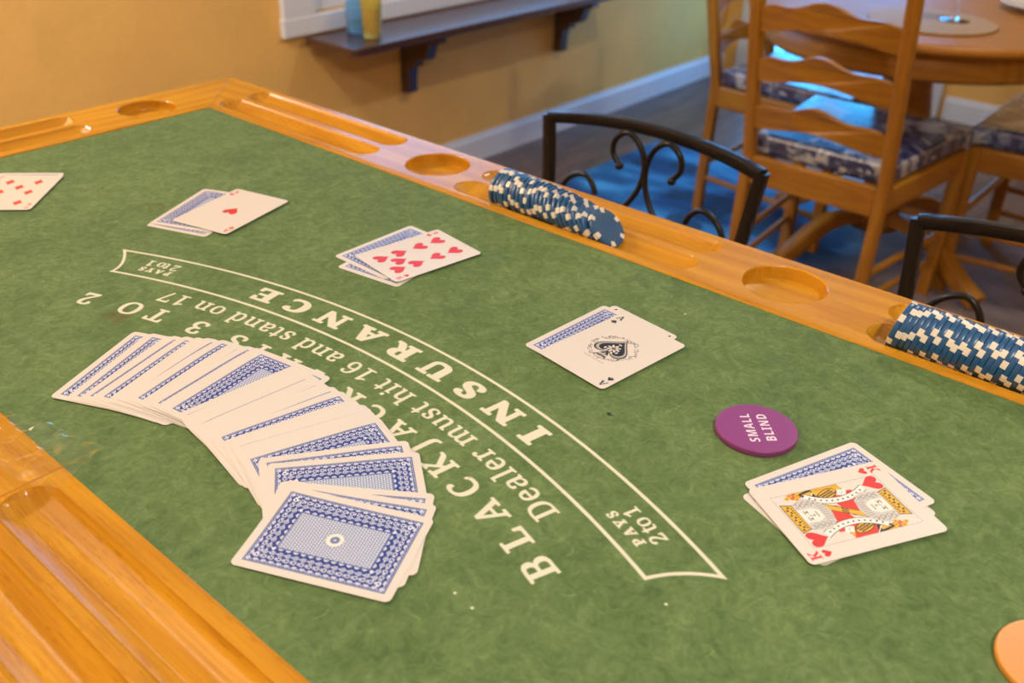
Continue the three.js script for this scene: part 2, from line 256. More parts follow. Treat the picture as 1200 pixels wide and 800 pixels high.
// card lying flat: long edge along local x; up = the card's top edge is at +x (1) or -x (-1); bend lifts the ends
function cardGeo(up, bend = 0, over = null, thick = CT) {
  const s = new THREE.Shape(), w = CL / 2, h = CW / 2, r = 0.0034;
  s.moveTo(-w + r, -h); s.lineTo(w - r, -h); s.absarc(w - r, -h + r, r, -Math.PI / 2, 0); s.lineTo(w, h - r); s.absarc(w - r, h - r, r, 0, Math.PI / 2); s.lineTo(-w + r, h); s.absarc(-w + r, h - r, r, Math.PI / 2, Math.PI); s.lineTo(-w, -h + r); s.absarc(-w + r, -h + r, r, Math.PI, Math.PI * 1.5);
  let out = s.getPoints(6); if (out[0].distanceTo(out[out.length - 1]) < 1e-6) out.pop();
  if (over) out = out.flatMap((p, i) => { const q = out[(i + 1) % out.length], k = Math.max(1, Math.round(p.distanceTo(q) / 0.006)); return Array.from({ length: k }, (_, j) => p.clone().lerp(q, j / k)); });
  // top as a fan of rings so that it can bend
  const R = over ? 8 : 6, pos = [], uv = [], idx = [], n = out.length;
  const lift = (a, b) => (over ? over(a, b) : bend * ((a / w) ** 2 * 0.7 + (b / h) ** 2 * 0.3));
  for (const side of [1, 0]) {
    for (let k = 0; k <= R; k++) for (const p of out) {
      const t = k / R, a = p.x * t, b = p.y * t; pos.push(a, side * thick + lift(a, b), b);
      const u = up > 0 ? (b + h) / CW : 1 - (b + h) / CW, v = up > 0 ? (a + w) / CL : 1 - (a + w) / CL;
      side ? uv.push(u, v) : uv.push(0.02, 0.5);
    }
  }
  const at = (s2, k, i) => s2 * (R + 1) * n + k * n + (i % n);
  for (let k = 0; k < R; k++) for (let i = 0; i < n; i++) {
    const a = at(0, k, i), b = at(0, k, i + 1), c = at(0, k + 1, i), d = at(0, k + 1, i + 1);
    if (k) idx.push(a, b, c); idx.push(b, d, c);
    const e = at(1, k, i), f = at(1, k, i + 1), g = at(1, k + 1, i), q = at(1, k + 1, i + 1);
    if (k) idx.push(e, g, f); idx.push(f, g, q);
  }
  const base = pos.length / 3;
  out.forEach((p) => { pos.push(p.x, thick + lift(p.x, p.y), p.y, p.x, lift(p.x, p.y), p.y); uv.push(0.02, 0.5, 0.02, 0.5); });
  for (let i = 0; i < n; i++) { const a = base + i * 2, b = base + ((i + 1) % n) * 2; idx.push(a, b, a + 1, b, b + 1, a + 1); }
  const g = new THREE.BufferGeometry(); g.setAttribute('position', new THREE.Float32BufferAttribute(pos, 3)); g.setAttribute('uv', new THREE.Float32BufferAttribute(uv, 2)); g.setIndex(idx); g.computeVertexNormals();
  return g;
}
const flatUp = cardGeo(1), flatDown = cardGeo(-1), bentUp = cardGeo(1, 0.0007), bentDown = cardGeo(-1, 0.0007);
// th: direction of the long edge in plan, as x = cos, z = sin
function card(kind, geo, cx, cz, th, y, label, group) {
  const m = mesh('playing_card', geo, CM_[kind], scene); m.userData.label = label; m.userData.category = 'card'; if (group) m.userData.group = group;
  m.rotation.y = -th; m.position.set(cx, y, cz); return m;
}

// ------------------------------------------------------------------ the room
const wallC = pixelCanvas(512, 512, (i, j) => { const t = n1.fbm(i / 60, j / 60, 4), f = n2(i / 2.2, j / 2.2); const k = 0.95 + 0.07 * t + 0.03 * f; return [236 * k, 184 * k, 98 * k]; })[0];
M.wall = std({ map: tex(wallC, true, THREE.RepeatWrapping, [1, 1]), roughness: 0.8 });
M.ceil = std({ color: new THREE.Color(0.72, 0.68, 0.6), roughness: 0.9 });
M.white = std({ color: new THREE.Color(0.72, 0.72, 0.74), roughness: 0.4 });
const plankC = pixelCanvas(1024, 512, (i, j) => { const row = Math.floor(j / 64), u = i / 1024 * 6 + row * 2.3, t = n1.fbm(u * 2, j / 9, 4), s = n2(row * 3.1 + 0.5, Math.floor(i / 512 + row * 0.37) + 0.5), gap = j % 64 < 1.5 ? 0.6 : 1; const k = (0.62 + 0.5 * t + 0.25 * s) * gap; return [104 * k, 86 * k, 78 * k]; })[0];
M.floor = std({ map: tex(plankC, true, THREE.RepeatWrapping, [0.6, 0.7]), roughness: 0.42 });
function wallWithHole(name, hole, place) { const s = new THREE.Shape([new THREE.Vector2(hole.a0, 0), new THREE.Vector2(hole.a1, 0), new THREE.Vector2(hole.a1, CEIL), new THREE.Vector2(hole.a0, CEIL)]); const p = new THREE.Path([new THREE.Vector2(hole.h0, hole.y0), new THREE.Vector2(hole.h0, hole.y1), new THREE.Vector2(hole.h1, hole.y1), new THREE.Vector2(hole.h1, hole.y0)]); s.holes.push(p); const g = new THREE.ExtrudeGeometry(s, { depth: 0.12, bevelEnabled: false }); place(g); struct(name, gridUV(g), M.wall); }
struct('floor', gridUV(box(XR - XL + 0.3, 0.1, ZN - ZF + 0.3, 0, (XL + XR) / 2, -0.05, (ZF + ZN) / 2), 'z'), M.floor);
struct('ceiling', box(XR - XL + 0.3, 0.1, ZN - ZF + 0.3, 0, (XL + XR) / 2, CEIL + 0.05, (ZF + ZN) / 2), M.ceil);
wallWithHole('wall_left', { a0: -ZN, a1: -ZF, h0: -WIN.z1, h1: -WIN.z0, y0: WIN.y0, y1: WIN.y1 }, (g) => { g.rotateY(Math.PI / 2); g.translate(XL - 0.12, 0, 0); });
wallWithHole('wall_far', { a0: XL, a1: XR, h0: DOOR.x0, h1: DOOR.x1, y0: DOOR.y0, y1: DOOR.y1 }, (g) => g.translate(0, 0, ZF - 0.12));
struct('wall_right', gridUV(box(0.12, CEIL, ZN - ZF, 0, XR + 0.06, CEIL / 2, (ZF + ZN) / 2)), M.wall);
struct('wall_near', gridUV(box(XR - XL, CEIL, 0.12, 0, (XL + XR) / 2, CEIL / 2, ZN + 0.06)), M.wall);
function baseboard(name, len, place) {
  const s = new THREE.Shape(); s.moveTo(0, 0); s.lineTo(0.018, 0); s.lineTo(0.018, 0.078); s.quadraticCurveTo(0.017, 0.09, 0.009, 0.094); s.lineTo(0.007, 0.104); s.lineTo(0, 0.104); s.closePath();
  const g = new THREE.ExtrudeGeometry(s, { depth: len, bevelEnabled: false }); place(g); struct(name, g, M.white);
}
baseboard('baseboard_left', ZN - ZF, (g) => g.translate(XL, 0, ZF));
baseboard('baseboard_far', XR - DOOR.x1 - 0.12, (g) => { g.rotateY(-Math.PI / 2); g.rotateY(Math.PI); g.rotateY(Math.PI / 2); g.rotateY(-Math.PI / 2); g.rotateY(0); g.rotateY(Math.PI / 2); g.rotateY(Math.PI / 2); g.rotateY(0); g.computeBoundingBox(); const b = g.boundingBox; g.translate(DOOR.x1 + 0.12 - b.min.x, -b.min.y, ZF - b.min.z); });
const glow = (k, c) => std({ color: 0x000000, emissive: c, emissiveIntensity: k, roughness: 0.1 });
{ // window over the shelf: white casing and two sashes
  const o = new THREE.Group(); o.name = 'window_1'; o.userData.kind = 'structure'; scene.add(o);
  const zc = (WIN.z0 + WIN.z1) / 2, yc = (WIN.y0 + WIN.y1) / 2, w = WIN.z1 - WIN.z0, h = WIN.y1 - WIN.y0, x = XL + 0.011;
  mesh('bottom_casing', box(0.024, 0.055, w + 0.25, 0.004, x + 0.001, WIN.y0 - 0.0275, zc), M.white, o);
  mesh('top_casing', box(0.024, 0.1, w + 0.25, 0.004, x + 0.001, WIN.y1 + 0.05, zc), M.white, o);
  for (const s of [-1, 1]) mesh('side_casing', box(0.022, h + 0.1, 0.12, 0.004, x, yc, zc + s * (w / 2 + 0.06)), M.white, o);
  for (const s of [-1, 1]) { mesh('sash_stile', box(0.04, h, 0.05, 0.004, XL - 0.04, yc, zc + s * (w / 2 - 0.025)), M.white, o); mesh('sash_rail', box(0.04, 0.05, w - 0.1, 0.004, XL - 0.04, yc + s * (h / 2 - 0.025), zc), M.white, o); }
  mesh('mullion', box(0.04, h - 0.1, 0.05, 0.004, XL - 0.04, yc, zc), M.white, o);
  mesh('window_pane', box(0.006, h - 0.08, w - 0.08, 0, XL - 0.045, yc, zc), glow(1.4, new THREE.Color(0.32, 0.63, 1.0)), o);
}
{ // glass door to the garden in the far wall
  const o = new THREE.Group(); o.name = 'door_1'; o.userData.kind = 'structure'; scene.add(o);
  const xc = (DOOR.x0 + DOOR.x1) / 2, w = DOOR.x1 - DOOR.x0, h = DOOR.y1 - DOOR.y0, yc = (DOOR.y0 + DOOR.y1) / 2;
  for (const s of [-1, 1]) mesh('side_casing', box(0.1, h + DOOR.y0, 0.022, 0.004, xc + s * (w / 2 + 0.05), (h + DOOR.y0) / 2, ZF + 0.011), M.white, o);
  mesh('top_casing', box(w + 0.2, 0.1, 0.022, 0.004, xc, DOOR.y1 + 0.05, ZF + 0.011), M.white, o);
  for (const s of [-1, 0, 1]) mesh('door_stile', box(0.08, h, 0.04, 0.004, xc + s * (w / 2 - 0.04), yc, ZF - 0.03), M.white, o);
  mesh('bottom_rail', box(w, 0.1, 0.04, 0.004, xc, DOOR.y0 + 0.05, ZF - 0.032), M.white, o);
  mesh('top_rail', box(w, 0.08, 0.04, 0.004, xc, DOOR.y1 - 0.04, ZF - 0.032), M.white, o);
  mesh('window_pane', box(w - 0.1, h - 0.12, 0.006, 0, xc, yc, ZF - 0.035), glow(13.0, new THREE.Color(0.06, 0.42, 1.0)), o);
}
PENDANTS.forEach(([x, y, z, k], i) => {
  const t = thing('pendant_lamp', ['round opal globe lamp hung at the right of the card table', 'round opal globe lamp hung near the tan wall'][i], 'lamp', null, [x, y, z]);
  mesh('globe_lamp', new THREE.SphereGeometry(0.055, 32, 20), std({ color: 0x000000, emissive: WARM, emissiveIntensity: 8 }), t);
  mesh('lamp_cap', new THREE.CylinderGeometry(0.022, 0.028, 0.03, 24).translate(0, 0.066, 0), M.iron, t);
  mesh('cord', new THREE.CylinderGeometry(0.003, 0.003, CEIL - y - 0.1, 10).translate(0, 0.08 + (CEIL - y - 0.1) / 2, 0), M.iron, t);
  mesh('ceiling_rose', new THREE.CylinderGeometry(0.05, 0.055, 0.02, 32).translate(0, CEIL - y - 0.01, 0), M.white, t);
  const l = new THREE.PointLight(WARM, k, 0, 2); l.castShadow = true; l.shadow.radius = 2.2; t.add(l);
});
{
  const [x, z, k] = CEILING_LAMP, t = thing('ceiling_lamp', 'round recessed ceiling lamp by the dining table', 'lamp', null, [x, CEIL, z]);
  mesh('trim_ring', new THREE.TorusGeometry(0.075, 0.01, 10, 40).rotateX(Math.PI / 2), M.white, t);
  mesh('lamp_disc', new THREE.CylinderGeometry(0.066, 0.066, 0.008, 32).translate(0, -0.005, 0), std({ color: 0x000000, emissive: WARM, emissiveIntensity: 6 }), t);
  const l = new THREE.PointLight(WARM, k, 0, 2); l.position.set(0, -0.06, 0); l.castShadow = true; l.shadow.radius = 2.6; t.add(l);
}
{ // spot lamp in the ceiling that washes the tan wall beside the card table
  const t = thing('wall_spotlight', 'small round ceiling spotlight aimed at the tan wall', 'lamp', null, [-1.35, CEIL, -0.2]);
  mesh('trim_ring', new THREE.TorusGeometry(0.055, 0.009, 10, 36).rotateX(Math.PI / 2), M.white, t);
  mesh('lamp_disc', new THREE.CylinderGeometry(0.048, 0.048, 0.008, 28).translate(0, -0.005, 0), std({ color: 0x000000, emissive: WARM, emissiveIntensity: 6 }), t);
  const l = new THREE.SpotLight(WARM, 14, 0, 0.75, 1, 2); l.position.set(0, -0.05, 0); l.target.position.set(-1.04, -1.75, -0.55); l.castShadow = true; l.shadow.radius = 2.4; t.add(l, l.target);
}

// ------------------------------------------------------------------ the card table
const U0 = -1.0034, U1 = 0.171, VR = -0.607, VL = -0.1545, RY = H + 0.0012, RO = 0.0955;
const XA = U0 - RO, XB = U1 + RO, ZA = VR - RO, ZB = VL + RO;
const C0 = [-0.41632, 0.29480], SX = 2048 / (U1 - U0);
const FW = 2048, FH = Math.round((VL - VR) * SX);
const [feltC, fx] = pixelCanvas(FW, FH, (i, j) => {
  const x = i / SX * 100, y = j / SX * 100;               // centimetres
  const wx = n1.fbm(x * 0.9, y * 0.9, 2) * 3, wy = n2.fbm(x * 0.9 + 9, y * 0.9, 2) * 3;
  const a = n3.fbm(x * 1.5 + wx, y * 1.5 + wy, 4), st = n1.fbm(x * 5.0 + wy * 3, y * 2.2 - wx * 2, 3), st2 = n2.fbm(x * 2.2 - wx * 2, y * 5.0 + wy * 3, 3), big = n1.fbm(x * 0.22, y * 0.22 + 4, 3);
  const t = clamp(0.5 + (a - 0.5) * 0.75 + (st - 0.5) * 0.5 + (st2 - 0.5) * 0.5 + (big - 0.5) * 0.45 + 0.35 * Math.max(0, st - 0.66) + 0.35 * Math.max(0, st2 - 0.66)), f = (n3(i * 0.9, j * 0.9) - 0.5) * 8;
  return [lerp(74, 115, t) + f, lerp(101, 139, t) + f, lerp(53, 83, t) + f * 0.8];
});
{
  const P = (x, z) => [(x - U0) * SX, (z - VR) * SX], Q = (r, deg) => P(C0[0] + r * Math.sin(deg * Math.PI / 180), C0[1] - r * Math.cos(deg * Math.PI / 180));
  const INKC = 'rgb(226,222,200)';
  // stains and specks on the felt
  const blot = (x, z, r, c, n) => { for (let k = 0; k < n; k++) { const [px, py] = P(x + rr(-r, r), z + rr(-r, r) * 0.8); fx.fillStyle = c; fx.beginPath(); fx.ellipse(px, py, rr(4, 11), rr(4, 9), rr(0, 3), 0, 7); fx.fill(); } };
  blot(-0.775, -0.395, 0.014, 'rgba(92,84,30,0.16)', 16); blot(-0.609, -0.268, 0.009, 'rgba(96,74,24,0.20)', 12);
  fx.strokeStyle = INKC; fx.fillStyle = INKC; fx.lineWidth = 0.0025 * SX; fx.lineJoin = 'miter';
  fx.beginPath();
  const arc = (r, d0, d1, first) => { for (let k = 0; k <= 120; k++) { const [px, py] = Q(r, d0 + (d1 - d0) * k / 120); k || !first ? fx.lineTo(px, py) : fx.moveTo(px, py); } };
  arc(0.6885, -25.1, 23.8, true);
  { const c = Q(0.6715, 22.65), e = Q(0.652, 22.45); fx.quadraticCurveTo(c[0], c[1], e[0], e[1]); }
  arc(0.652, 22.45, -23.85, false);
  { const c = Q(0.665, -23.5), e = Q(0.6885, -25.1); fx.quadraticCurveTo(c[0], c[1], e[0], e[1]); }
  fx.closePath(); fx.stroke();
  function arcText(txt, r, cap, d0, d1, weight, wide, bold, minGap) {
    fx.font = `${weight} ${cap / 0.714 * SX}px serif`; fx.textAlign = 'center'; fx.textBaseline = 'alphabetic';
    const w = [...txt].map((c) => fx.measureText(c).width * wide), sum = w.reduce((a, b) => a + b, 0), total = Math.abs(d1 - d0) * Math.PI / 180 * r * SX, gap = (total - sum) / (txt.length - 1);
    let s = 0; [...txt].forEach((ch, i) => {
      const mid = s + w[i] / 2, deg = d0 - mid / (r * SX) * 180 / Math.PI, [px, py] = Q(r, deg);
      fx.save(); fx.translate(px, py); fx.rotate(deg * Math.PI / 180 + Math.PI); fx.scale(wide, 1); fx.fillText(ch, 0, 0); if (bold) { fx.lineWidth = bold * SX; fx.lineJoin = 'round'; fx.strokeText(ch, 0, 0); } fx.restore(); s += w[i] + gap;
    });
  }
  arcText('INSURANCE', 0.6795, 0.0178, 11.7, -12.85, 'bold', 1.24, 0.0016);
  arcText('Dealer must hit 16 and stand on 17', 0.6395, 0.0148, 16.95, -18.2, 'normal', 1.02, 0.0005);
  arcText('BLACKJACK PAYS 3 TO 2', 0.6150, 0.0166, 20.45, -23.3, 'normal', 1.1, 0.0010);
  for (const [c, c2] of [[19.35, 19.5], [-21.05, -21.2]]) { arcText('PAYS', 0.6672, 0.0062, c + 1.28, c - 1.28, 'bold', 1.0, 0.0004); arcText('2 to 1', 0.6795, 0.0094, c2 + 1.45, c2 - 1.25, 'normal', 1.05, 0.0004); }
  fx.fillStyle = '#1d2a14'; { const [px, py] = P(-0.2655, -0.4125); fx.beginPath(); fx.ellipse(px, py, 3.2, 2.2, 0.4, 0, 7); fx.fill(); fx.fillRect(px, py - 1, 6, 1.4); }
  fx.fillStyle = '#e8e4cc'; for (const [x, z] of [[-0.232, -0.236], [-0.219, -0.2345], [-0.56, -0.5], [-0.15, -0.3], [-0.30, -0.56]]) { const [px, py] = P(x, z); fx.beginPath(); fx.arc(px, py, 1.5, 0, 7); fx.fill(); }
  for (let k = 0; k < 160; k++) { const px = rnd() * FW, py = rnd() * FH, a = rnd() * 6.3, l = rr(3, 10); fx.strokeStyle = rnd() < 0.7 ? 'rgba(190,195,140,0.32)' : 'rgba(50,62,28,0.35)'; fx.lineWidth = 1.1; fx.beginPath(); fx.moveTo(px, py); fx.quadraticCurveTo(px + Math.cos(a) * l, py + Math.sin(a) * l, px + Math.cos(a + 0.6) * l * 1.8, py + Math.sin(a + 0.6) * l * 1.8); fx.stroke(); }
}
const feltTex = tex(feltC, true, THREE.ClampToEdgeWrapping);
const feltBump = tex(pixelCanvas(512, 512, (i, j) => { const t = n2.fbm(i / 5, j / 5, 3) * 255; return [t, t, t]; })[0], false, THREE.RepeatWrapping, [9, 4]);
M.felt = phy({ map: feltTex, bumpMap: feltBump, bumpScale: 0.0002, roughness: 0.88, sheen: 0.25, sheenRoughness: 0.5, sheenColor: new THREE.Color(0.55, 0.6, 0.38) });
const table = thing('card_table', 'oak card table with a printed green felt top, chip grooves and cup holders', 'table', null, [(XA + XB) / 2, 0, (ZA + ZB) / 2]);
const TO = [-(XA + XB) / 2, 0, -(ZA + ZB) / 2];
{
  const g = new THREE.BoxGeometry(U1 - U0, 0.012, VL - VR, 1, 1, 1).translate((U0 + U1) / 2, H - 0.006, (VR + VL) / 2), p = g.attributes.position, uv = g.attributes.uv;
  for (let i = 0; i < p.count; i++) uv.setXY(i, (p.getX(i) - U0) / (U1 - U0), 1 - (p.getZ(i) - VR) / (VL - VR));
  mesh('felt_top', g.translate(...TO), M.felt, table);
}
const ev = new Evaluator(); ev.useGroups = false; ev.attributes = ['position', 'normal', 'uv'];
const GR = 0.021, GC = 0.0119;                             // groove radius and height of its axis above the rail
function railGeo(poly, cuts, grain, off) {
  const s = new THREE.Shape(poly.map(([x, z]) => new THREE.Vector2(x, -z))), b = 0.0009;
  const e = new THREE.ExtrudeGeometry(s, { depth: 0.034 - 2 * b, bevelEnabled: true, bevelThickness: b, bevelSize: b, bevelOffset: -b - 0.0002, bevelSegments: 3 });
  e.rotateX(-Math.PI / 2); e.translate(0, RY - 0.034 + b, 0);
  let r = new Brush(e); r.updateMatrixWorld();
  for (const c of cuts) { const k = new Brush(c); k.updateMatrixWorld(); r = ev.evaluate(r, k, SUBTRACTION); }
  let g = r.geometry; g = gridUV(g.index ? g.toNonIndexed() : g, grain, 1, off); g.deleteAttribute('normal'); g = toCreasedNormals(g, 0.6);
  return g.translate(...TO);
}
const cup = (x, z, r = 0.0335) => new THREE.LatheGeometry([[0, -0.0125], [r - 0.004, -0.0125], [r - 0.0012, -0.0113], [r, -0.0085], [r, -0.0012], [r + 0.0012, 0.0002], [r + 0.0015, 0.02], [0, 0.02]].map(([a, b]) => new THREE.Vector2(a, b)), 64).translate(x, RY, z);
const groove = (x0, x1, z) => { const g = new THREE.CapsuleGeometry(GR, x1 - x0 - 2 * 0.0173, 10, 40); g.rotateZ(Math.PI / 2); return g.translate((x0 + x1) / 2, RY + GC, z); };
const grooveZ = (z0, z1, x) => { const g = new THREE.CapsuleGeometry(GR, z1 - z0 - 2 * 0.0173, 10, 40); g.rotateX(Math.PI / 2); return g.translate(x, RY + GC, (z0 + z1) / 2); };
const GZI = -0.635, GZO = -0.6766;
{
  const cuts = []; for (const x of [-1.012, -0.612, -0.187]) { const x1 = x + (x < -0.3 ? 0.275 : 0.272); cuts.push(groove(x, x1, GZI), groove(x, x1, GZO)); }
  for (const x of [-0.6635, -0.2665, 0.145]) cuts.push(cup(x, -0.6575));
  mesh('rail', railGeo([[XA, ZA], [XB, ZA], [U1, VR], [U0, VR]], cuts, 'x', 0.11), M.oak, table, 'player side oak rail with chip grooves and cup holders');
  mesh('rail', railGeo([[XA, ZA], [U0, VR], [U0, VL], [XA, ZB]], [cup(-1.0505, -0.551), grooveZ(-0.47, -0.2, -1.031), grooveZ(-0.47, -0.2, -1.0725)], 'z', 0.43), M.oak, table, 'far end oak rail with cup holder');
  mesh('rail', railGeo([[XB, ZA], [XB, ZB], [U1, VL], [U1, VR]], [], 'z', 0.77), M.oak, table);
  mesh('rail', railGeo([[-0.4665, VL], [U1, VL], [XB, ZB], [-0.4665, ZB]], [groove(-0.4635, -0.18, -0.1262), groove(-0.4635, -0.18, -0.0838)], 'x', 0.29), M.oak, table, 'dealer side oak rail with two long chip grooves');
  mesh('rail', railGeo([[U0, VL], [-0.4668, VL], [-0.4668, ZB], [XA, ZB]], [], 'x', 0.61), M.oak, table);
  const ap = gridUV(box(XB - XA - 0.06, 0.1, 0.02, 0.002), 'x');
  for (const z of [ZA + 0.03, ZB - 0.03]) mesh('apron', ap.clone().translate((XA + XB) / 2 + TO[0], RY - 0.085, z + TO[2]), M.oak, table);
  const ap2 = gridUV(box(0.02, 0.1, ZB - ZA - 0.1, 0.002), 'z');
  for (const x of [XA + 0.03, XB - 0.03]) mesh('apron', ap2.clone().translate(x + TO[0], RY - 0.085, (ZA + ZB) / 2 + TO[2]), M.oak, table);
  for (const x of [XA + 0.07, XB - 0.07]) for (const z of [ZA + 0.07, ZB - 0.07]) mesh('leg', gridUV(box(0.07, RY - 0.036, 0.07, 0.004, x + TO[0], (RY - 0.036) / 2, z + TO[2]), 'y'), M.oak, table);
}

// ------------------------------------------------------------------ the cards on the felt
const ORD = ['first', 'second', 'third', 'fourth', 'fifth', 'sixth', 'seventh', 'eighth', 'ninth', 'tenth', 'eleventh', 'twelfth', 'thirteenth', 'fourteenth', 'fifteenth', 'sixteenth', 'seventeenth', 'eighteenth', 'nineteenth', 'twentieth', 'twenty-first', 'twenty-second', 'twenty-third', 'twenty-fourth', 'twenty-fifth', 'twenty-sixth', 'twenty-seventh', 'twenty-eighth', 'twenty-ninth', 'thirtieth', 'thirty-first', 'thirty-second', 'thirty-third', 'thirty-fourth', 'thirty-fifth', 'thirty-sixth', 'thirty-seventh', 'thirty-eighth', 'thirty-ninth', 'fortieth', 'forty-first', 'forty-second', 'forty-third', 'forty-fourth', 'forty-fifth', 'forty-sixth', 'forty-seventh', 'forty-eighth', 'forty-ninth', 'fiftieth', 'fifty-first', 'fifty-second'];
{ // the fanned deck, bottom card first
  const fan = [[-0.5302, -0.2353, -2.0027], [-0.5198, -0.2414, -1.9831], [-0.509, -0.2461, -1.8806], [-0.5023, -0.2515, -1.8855], [-0.4892, -0.2604, -1.8345], [-0.4823, -0.2647, -1.8301], [-0.4686, -0.2671, -1.8161], [-0.4645, -0.2692, -1.7591], [-0.4524, -0.2718, -1.7566], [-0.4289, -0.2678, -1.5069], [-0.4147, -0.2649, -1.4912], [-0.4068, -0.2632, -1.4143], [-0.3946, -0.2647, -1.4088], [-0.3887, -0.2643, -1.3565], [-0.3693, -0.2621, -1.2387], [-0.3546, -0.2592, -1.2512], [-0.3379, -0.2523, -0.9877], [-0.3289, -0.249, -0.9136], [-0.3083, -0.2302, -0.6375], [-0.3067, -0.2265, -0.5133], [-0.3038, -0.2197, -0.4264]];
  // pattern shown beyond each edge (mm, near end and far end) and how many further cards hide before the next of the list
  const show = [[6.0, 6.5, 1], [2.8, 7.8, 1], [1.8, 1.6, 1], [4.8, 3.2, 3], [-0.6, 1.8, 1], [4.4, 5.0, 2], [-1, 0.6, 1], [2.0, 2.0, 2], [0, 0, 0], [0.6, -1, 3], [0.7, 0.7, 2], [-0.6, 0.6, 2], [-0.6, 1.3, 1], [4.5, 8, 3], [0.4, 0.3, 3]];
  const edge = ([cx, cz, th], sg) => [cx + Math.sin(th) * CW / 2 + Math.cos(th) * CL / 2 * sg, cz - Math.cos(th) * CW / 2 + Math.sin(th) * CL / 2 * sg];
  const all = [];
  fan.forEach((f, i) => {
    all.push(f); const [sa, sb, k] = show[i] || [0, 0, 0], g = fan[i + 1];
    for (let j = 0; j < k; j++) {
      const n = [-Math.sin(f[2]), Math.cos(f[2])], [pa, pb] = [-1, 1].map((sg) => { const e = edge(f, sg), q = edge(g, sg), D = (q[0] - e[0]) * n[0] + (q[1] - e[1]) * n[1], o = ((sg < 0 ? sa : sb) + CM * 1000) / 1000; const m = o + (D - o) * j / k, al = ((q[0] - e[0]) * Math.cos(f[2]) + (q[1] - e[1]) * Math.sin(f[2])) * (j + 1) / (k + 1); return [e[0] + n[0] * m + Math.cos(f[2]) * al, e[1] + n[1] * m + Math.sin(f[2]) * al]; });
      const th = Math.atan2(pb[1] - pa[1], pb[0] - pa[0]), sl = rr(-0.0012, 0.0012);
      all.push([(pa[0] + pb[0]) / 2 - Math.sin(th) * CW / 2 + Math.cos(th) * sl, (pa[1] + pb[1]) / 2 + Math.cos(th) * CW / 2 + Math.sin(th) * sl, th]);
    }
  });
  // the cards lie shingled: at every spot a card rests on those before it, counted from the first card that reaches there
  const CELL = 0.002, gx0 = -0.66, gz0 = -0.37, GW = 236, GH = 124, t = 0.00019;
  const surface = (cards) => {
    const F = new Float32Array(GW * GH).fill(-1), fr = [];
    cards.forEach(([cx, cz, th], i) => { const c = Math.cos(th), s = Math.sin(th); for (let j = 0; j < GH; j++) for (let k = 0; k < GW; k++) { const dx = gx0 + k * CELL - cx, dz = gz0 + j * CELL - cz; if (Math.abs(dx * c + dz * s) <= CL / 2 && Math.abs(-dx * s + dz * c) <= CW / 2 && F[j * GW + k] < 0) F[j * GW + k] = i; } });
    let a = F.slice();                                      // spread outwards, then smooth
    for (let it = 0; it < 30; it++) { const b = a.slice(); for (let j = 1; j < GH - 1; j++) for (let k = 1; k < GW - 1; k++) { const q = j * GW + k; if (a[q] < 0) { let v = 0, n = 0; for (const d of [1, -1, GW, -GW]) if (a[q + d] >= 0) { v += a[q + d]; n++; } if (n) b[q] = v / n; } } a = b; }
    for (let q = 0; q < a.length; q++) a[q] = Math.max(a[q], 0);
    for (const r of [5, 4, 3]) for (let p = 0; p < 2; p++) { const b = new Float32Array(a.length); for (let j = 0; j < GH; j++) for (let k = 0; k < GW; k++) { let v = 0, n = 0; for (let d = -r; d <= r; d++) { const x = p ? k : k + d, y = p ? j + d : j; if (x >= 0 && y >= 0 && x < GW && y < GH) { v += a[y * GW + x]; n++; } } b[j * GW + k] = v / n; } a = b; }
    let over = 0; for (let q = 0; q < a.length; q++) if (F[q] >= 0) { const d = a[q] - F[q]; if (d > 0) { over = Math.max(over, d); } }
    over = Math.min(over, 5);
    return (x, z) => { const i = clamp((x - gx0) / CELL, 0, GW - 1.001), j = clamp((z - gz0) / CELL, 0, GH - 1.001), p = Math.floor(i), q = Math.floor(j), u = i - p, v = j - q, k = q * GW + p; return over - lerp(lerp(a[k], a[k + 1], u), lerp(a[k + GW], a[k + GW + 1], u), v); };
  };
  let cards = all, f = surface(all);
  for (let it = 0; it < 2; it++) {                          // keep the exposed edges where the photograph shows them
    cards = all.map(([x, z, th], i) => { const c = Math.cos(th), s = Math.sin(th), px = x + s * (CW / 2 - 0.005), pz = z - c * (CW / 2 - 0.005), y = Math.max(0, t * (i + f(px, pz))), w = 1 - (y - 0.0012) / 0.3427; return [x * w, z * w, th]; });
    f = surface(cards);
  }
  let most = 0;
  cards.forEach(([cx, cz, th], i) => {
    const c = Math.cos(th), s = Math.sin(th);
    const over = (a, b) => { const y = Math.max(0.00004 + 0.00001 * i, t * (i + f(cx + a * c - b * s, cz + a * s + b * c))); most = Math.max(most, y); return y; };
    const last = all.length - 1, label = i === last ? 'blue-backed playing card lying wholly uncovered on top of the fanned deck, its right end' : i === 0 ? 'blue-backed playing card at the left end of the fanned deck, lowest of all' : `blue-backed playing card, ${ORD[i]} from the left end of the fanned deck`;
    card('back', cardGeo(1, 0, over, t * 0.9), cx, cz, th, H, label, 'fanned deck of blue-backed cards');
  });
}
const fromLT = (L, T) => { const th = Math.atan2(T[1] - L[1], T[0] - L[0]), b = [-Math.sin(th), Math.cos(th)], w = CW / 2 - 0.0006; return [(L[0] + T[0]) / 2 + b[0] * w, (L[1] + T[1]) / 2 + b[1] * w, th]; };
const fromShort = (L, B, sgn) => { const th = Math.atan2(-(B[0] - L[0]), B[1] - L[1]), w = (CL / 2 - 0.0006) * sgn; return [(L[0] + B[0]) / 2 + Math.cos(th) * w, (L[1] + B[1]) / 2 + Math.sin(th) * w, th]; };
const Y1 = H + 0.0002, Y2 = H + 0.0006, Y3 = H + 0.0010;
const HG = 'cards dealt in hands on the felt';
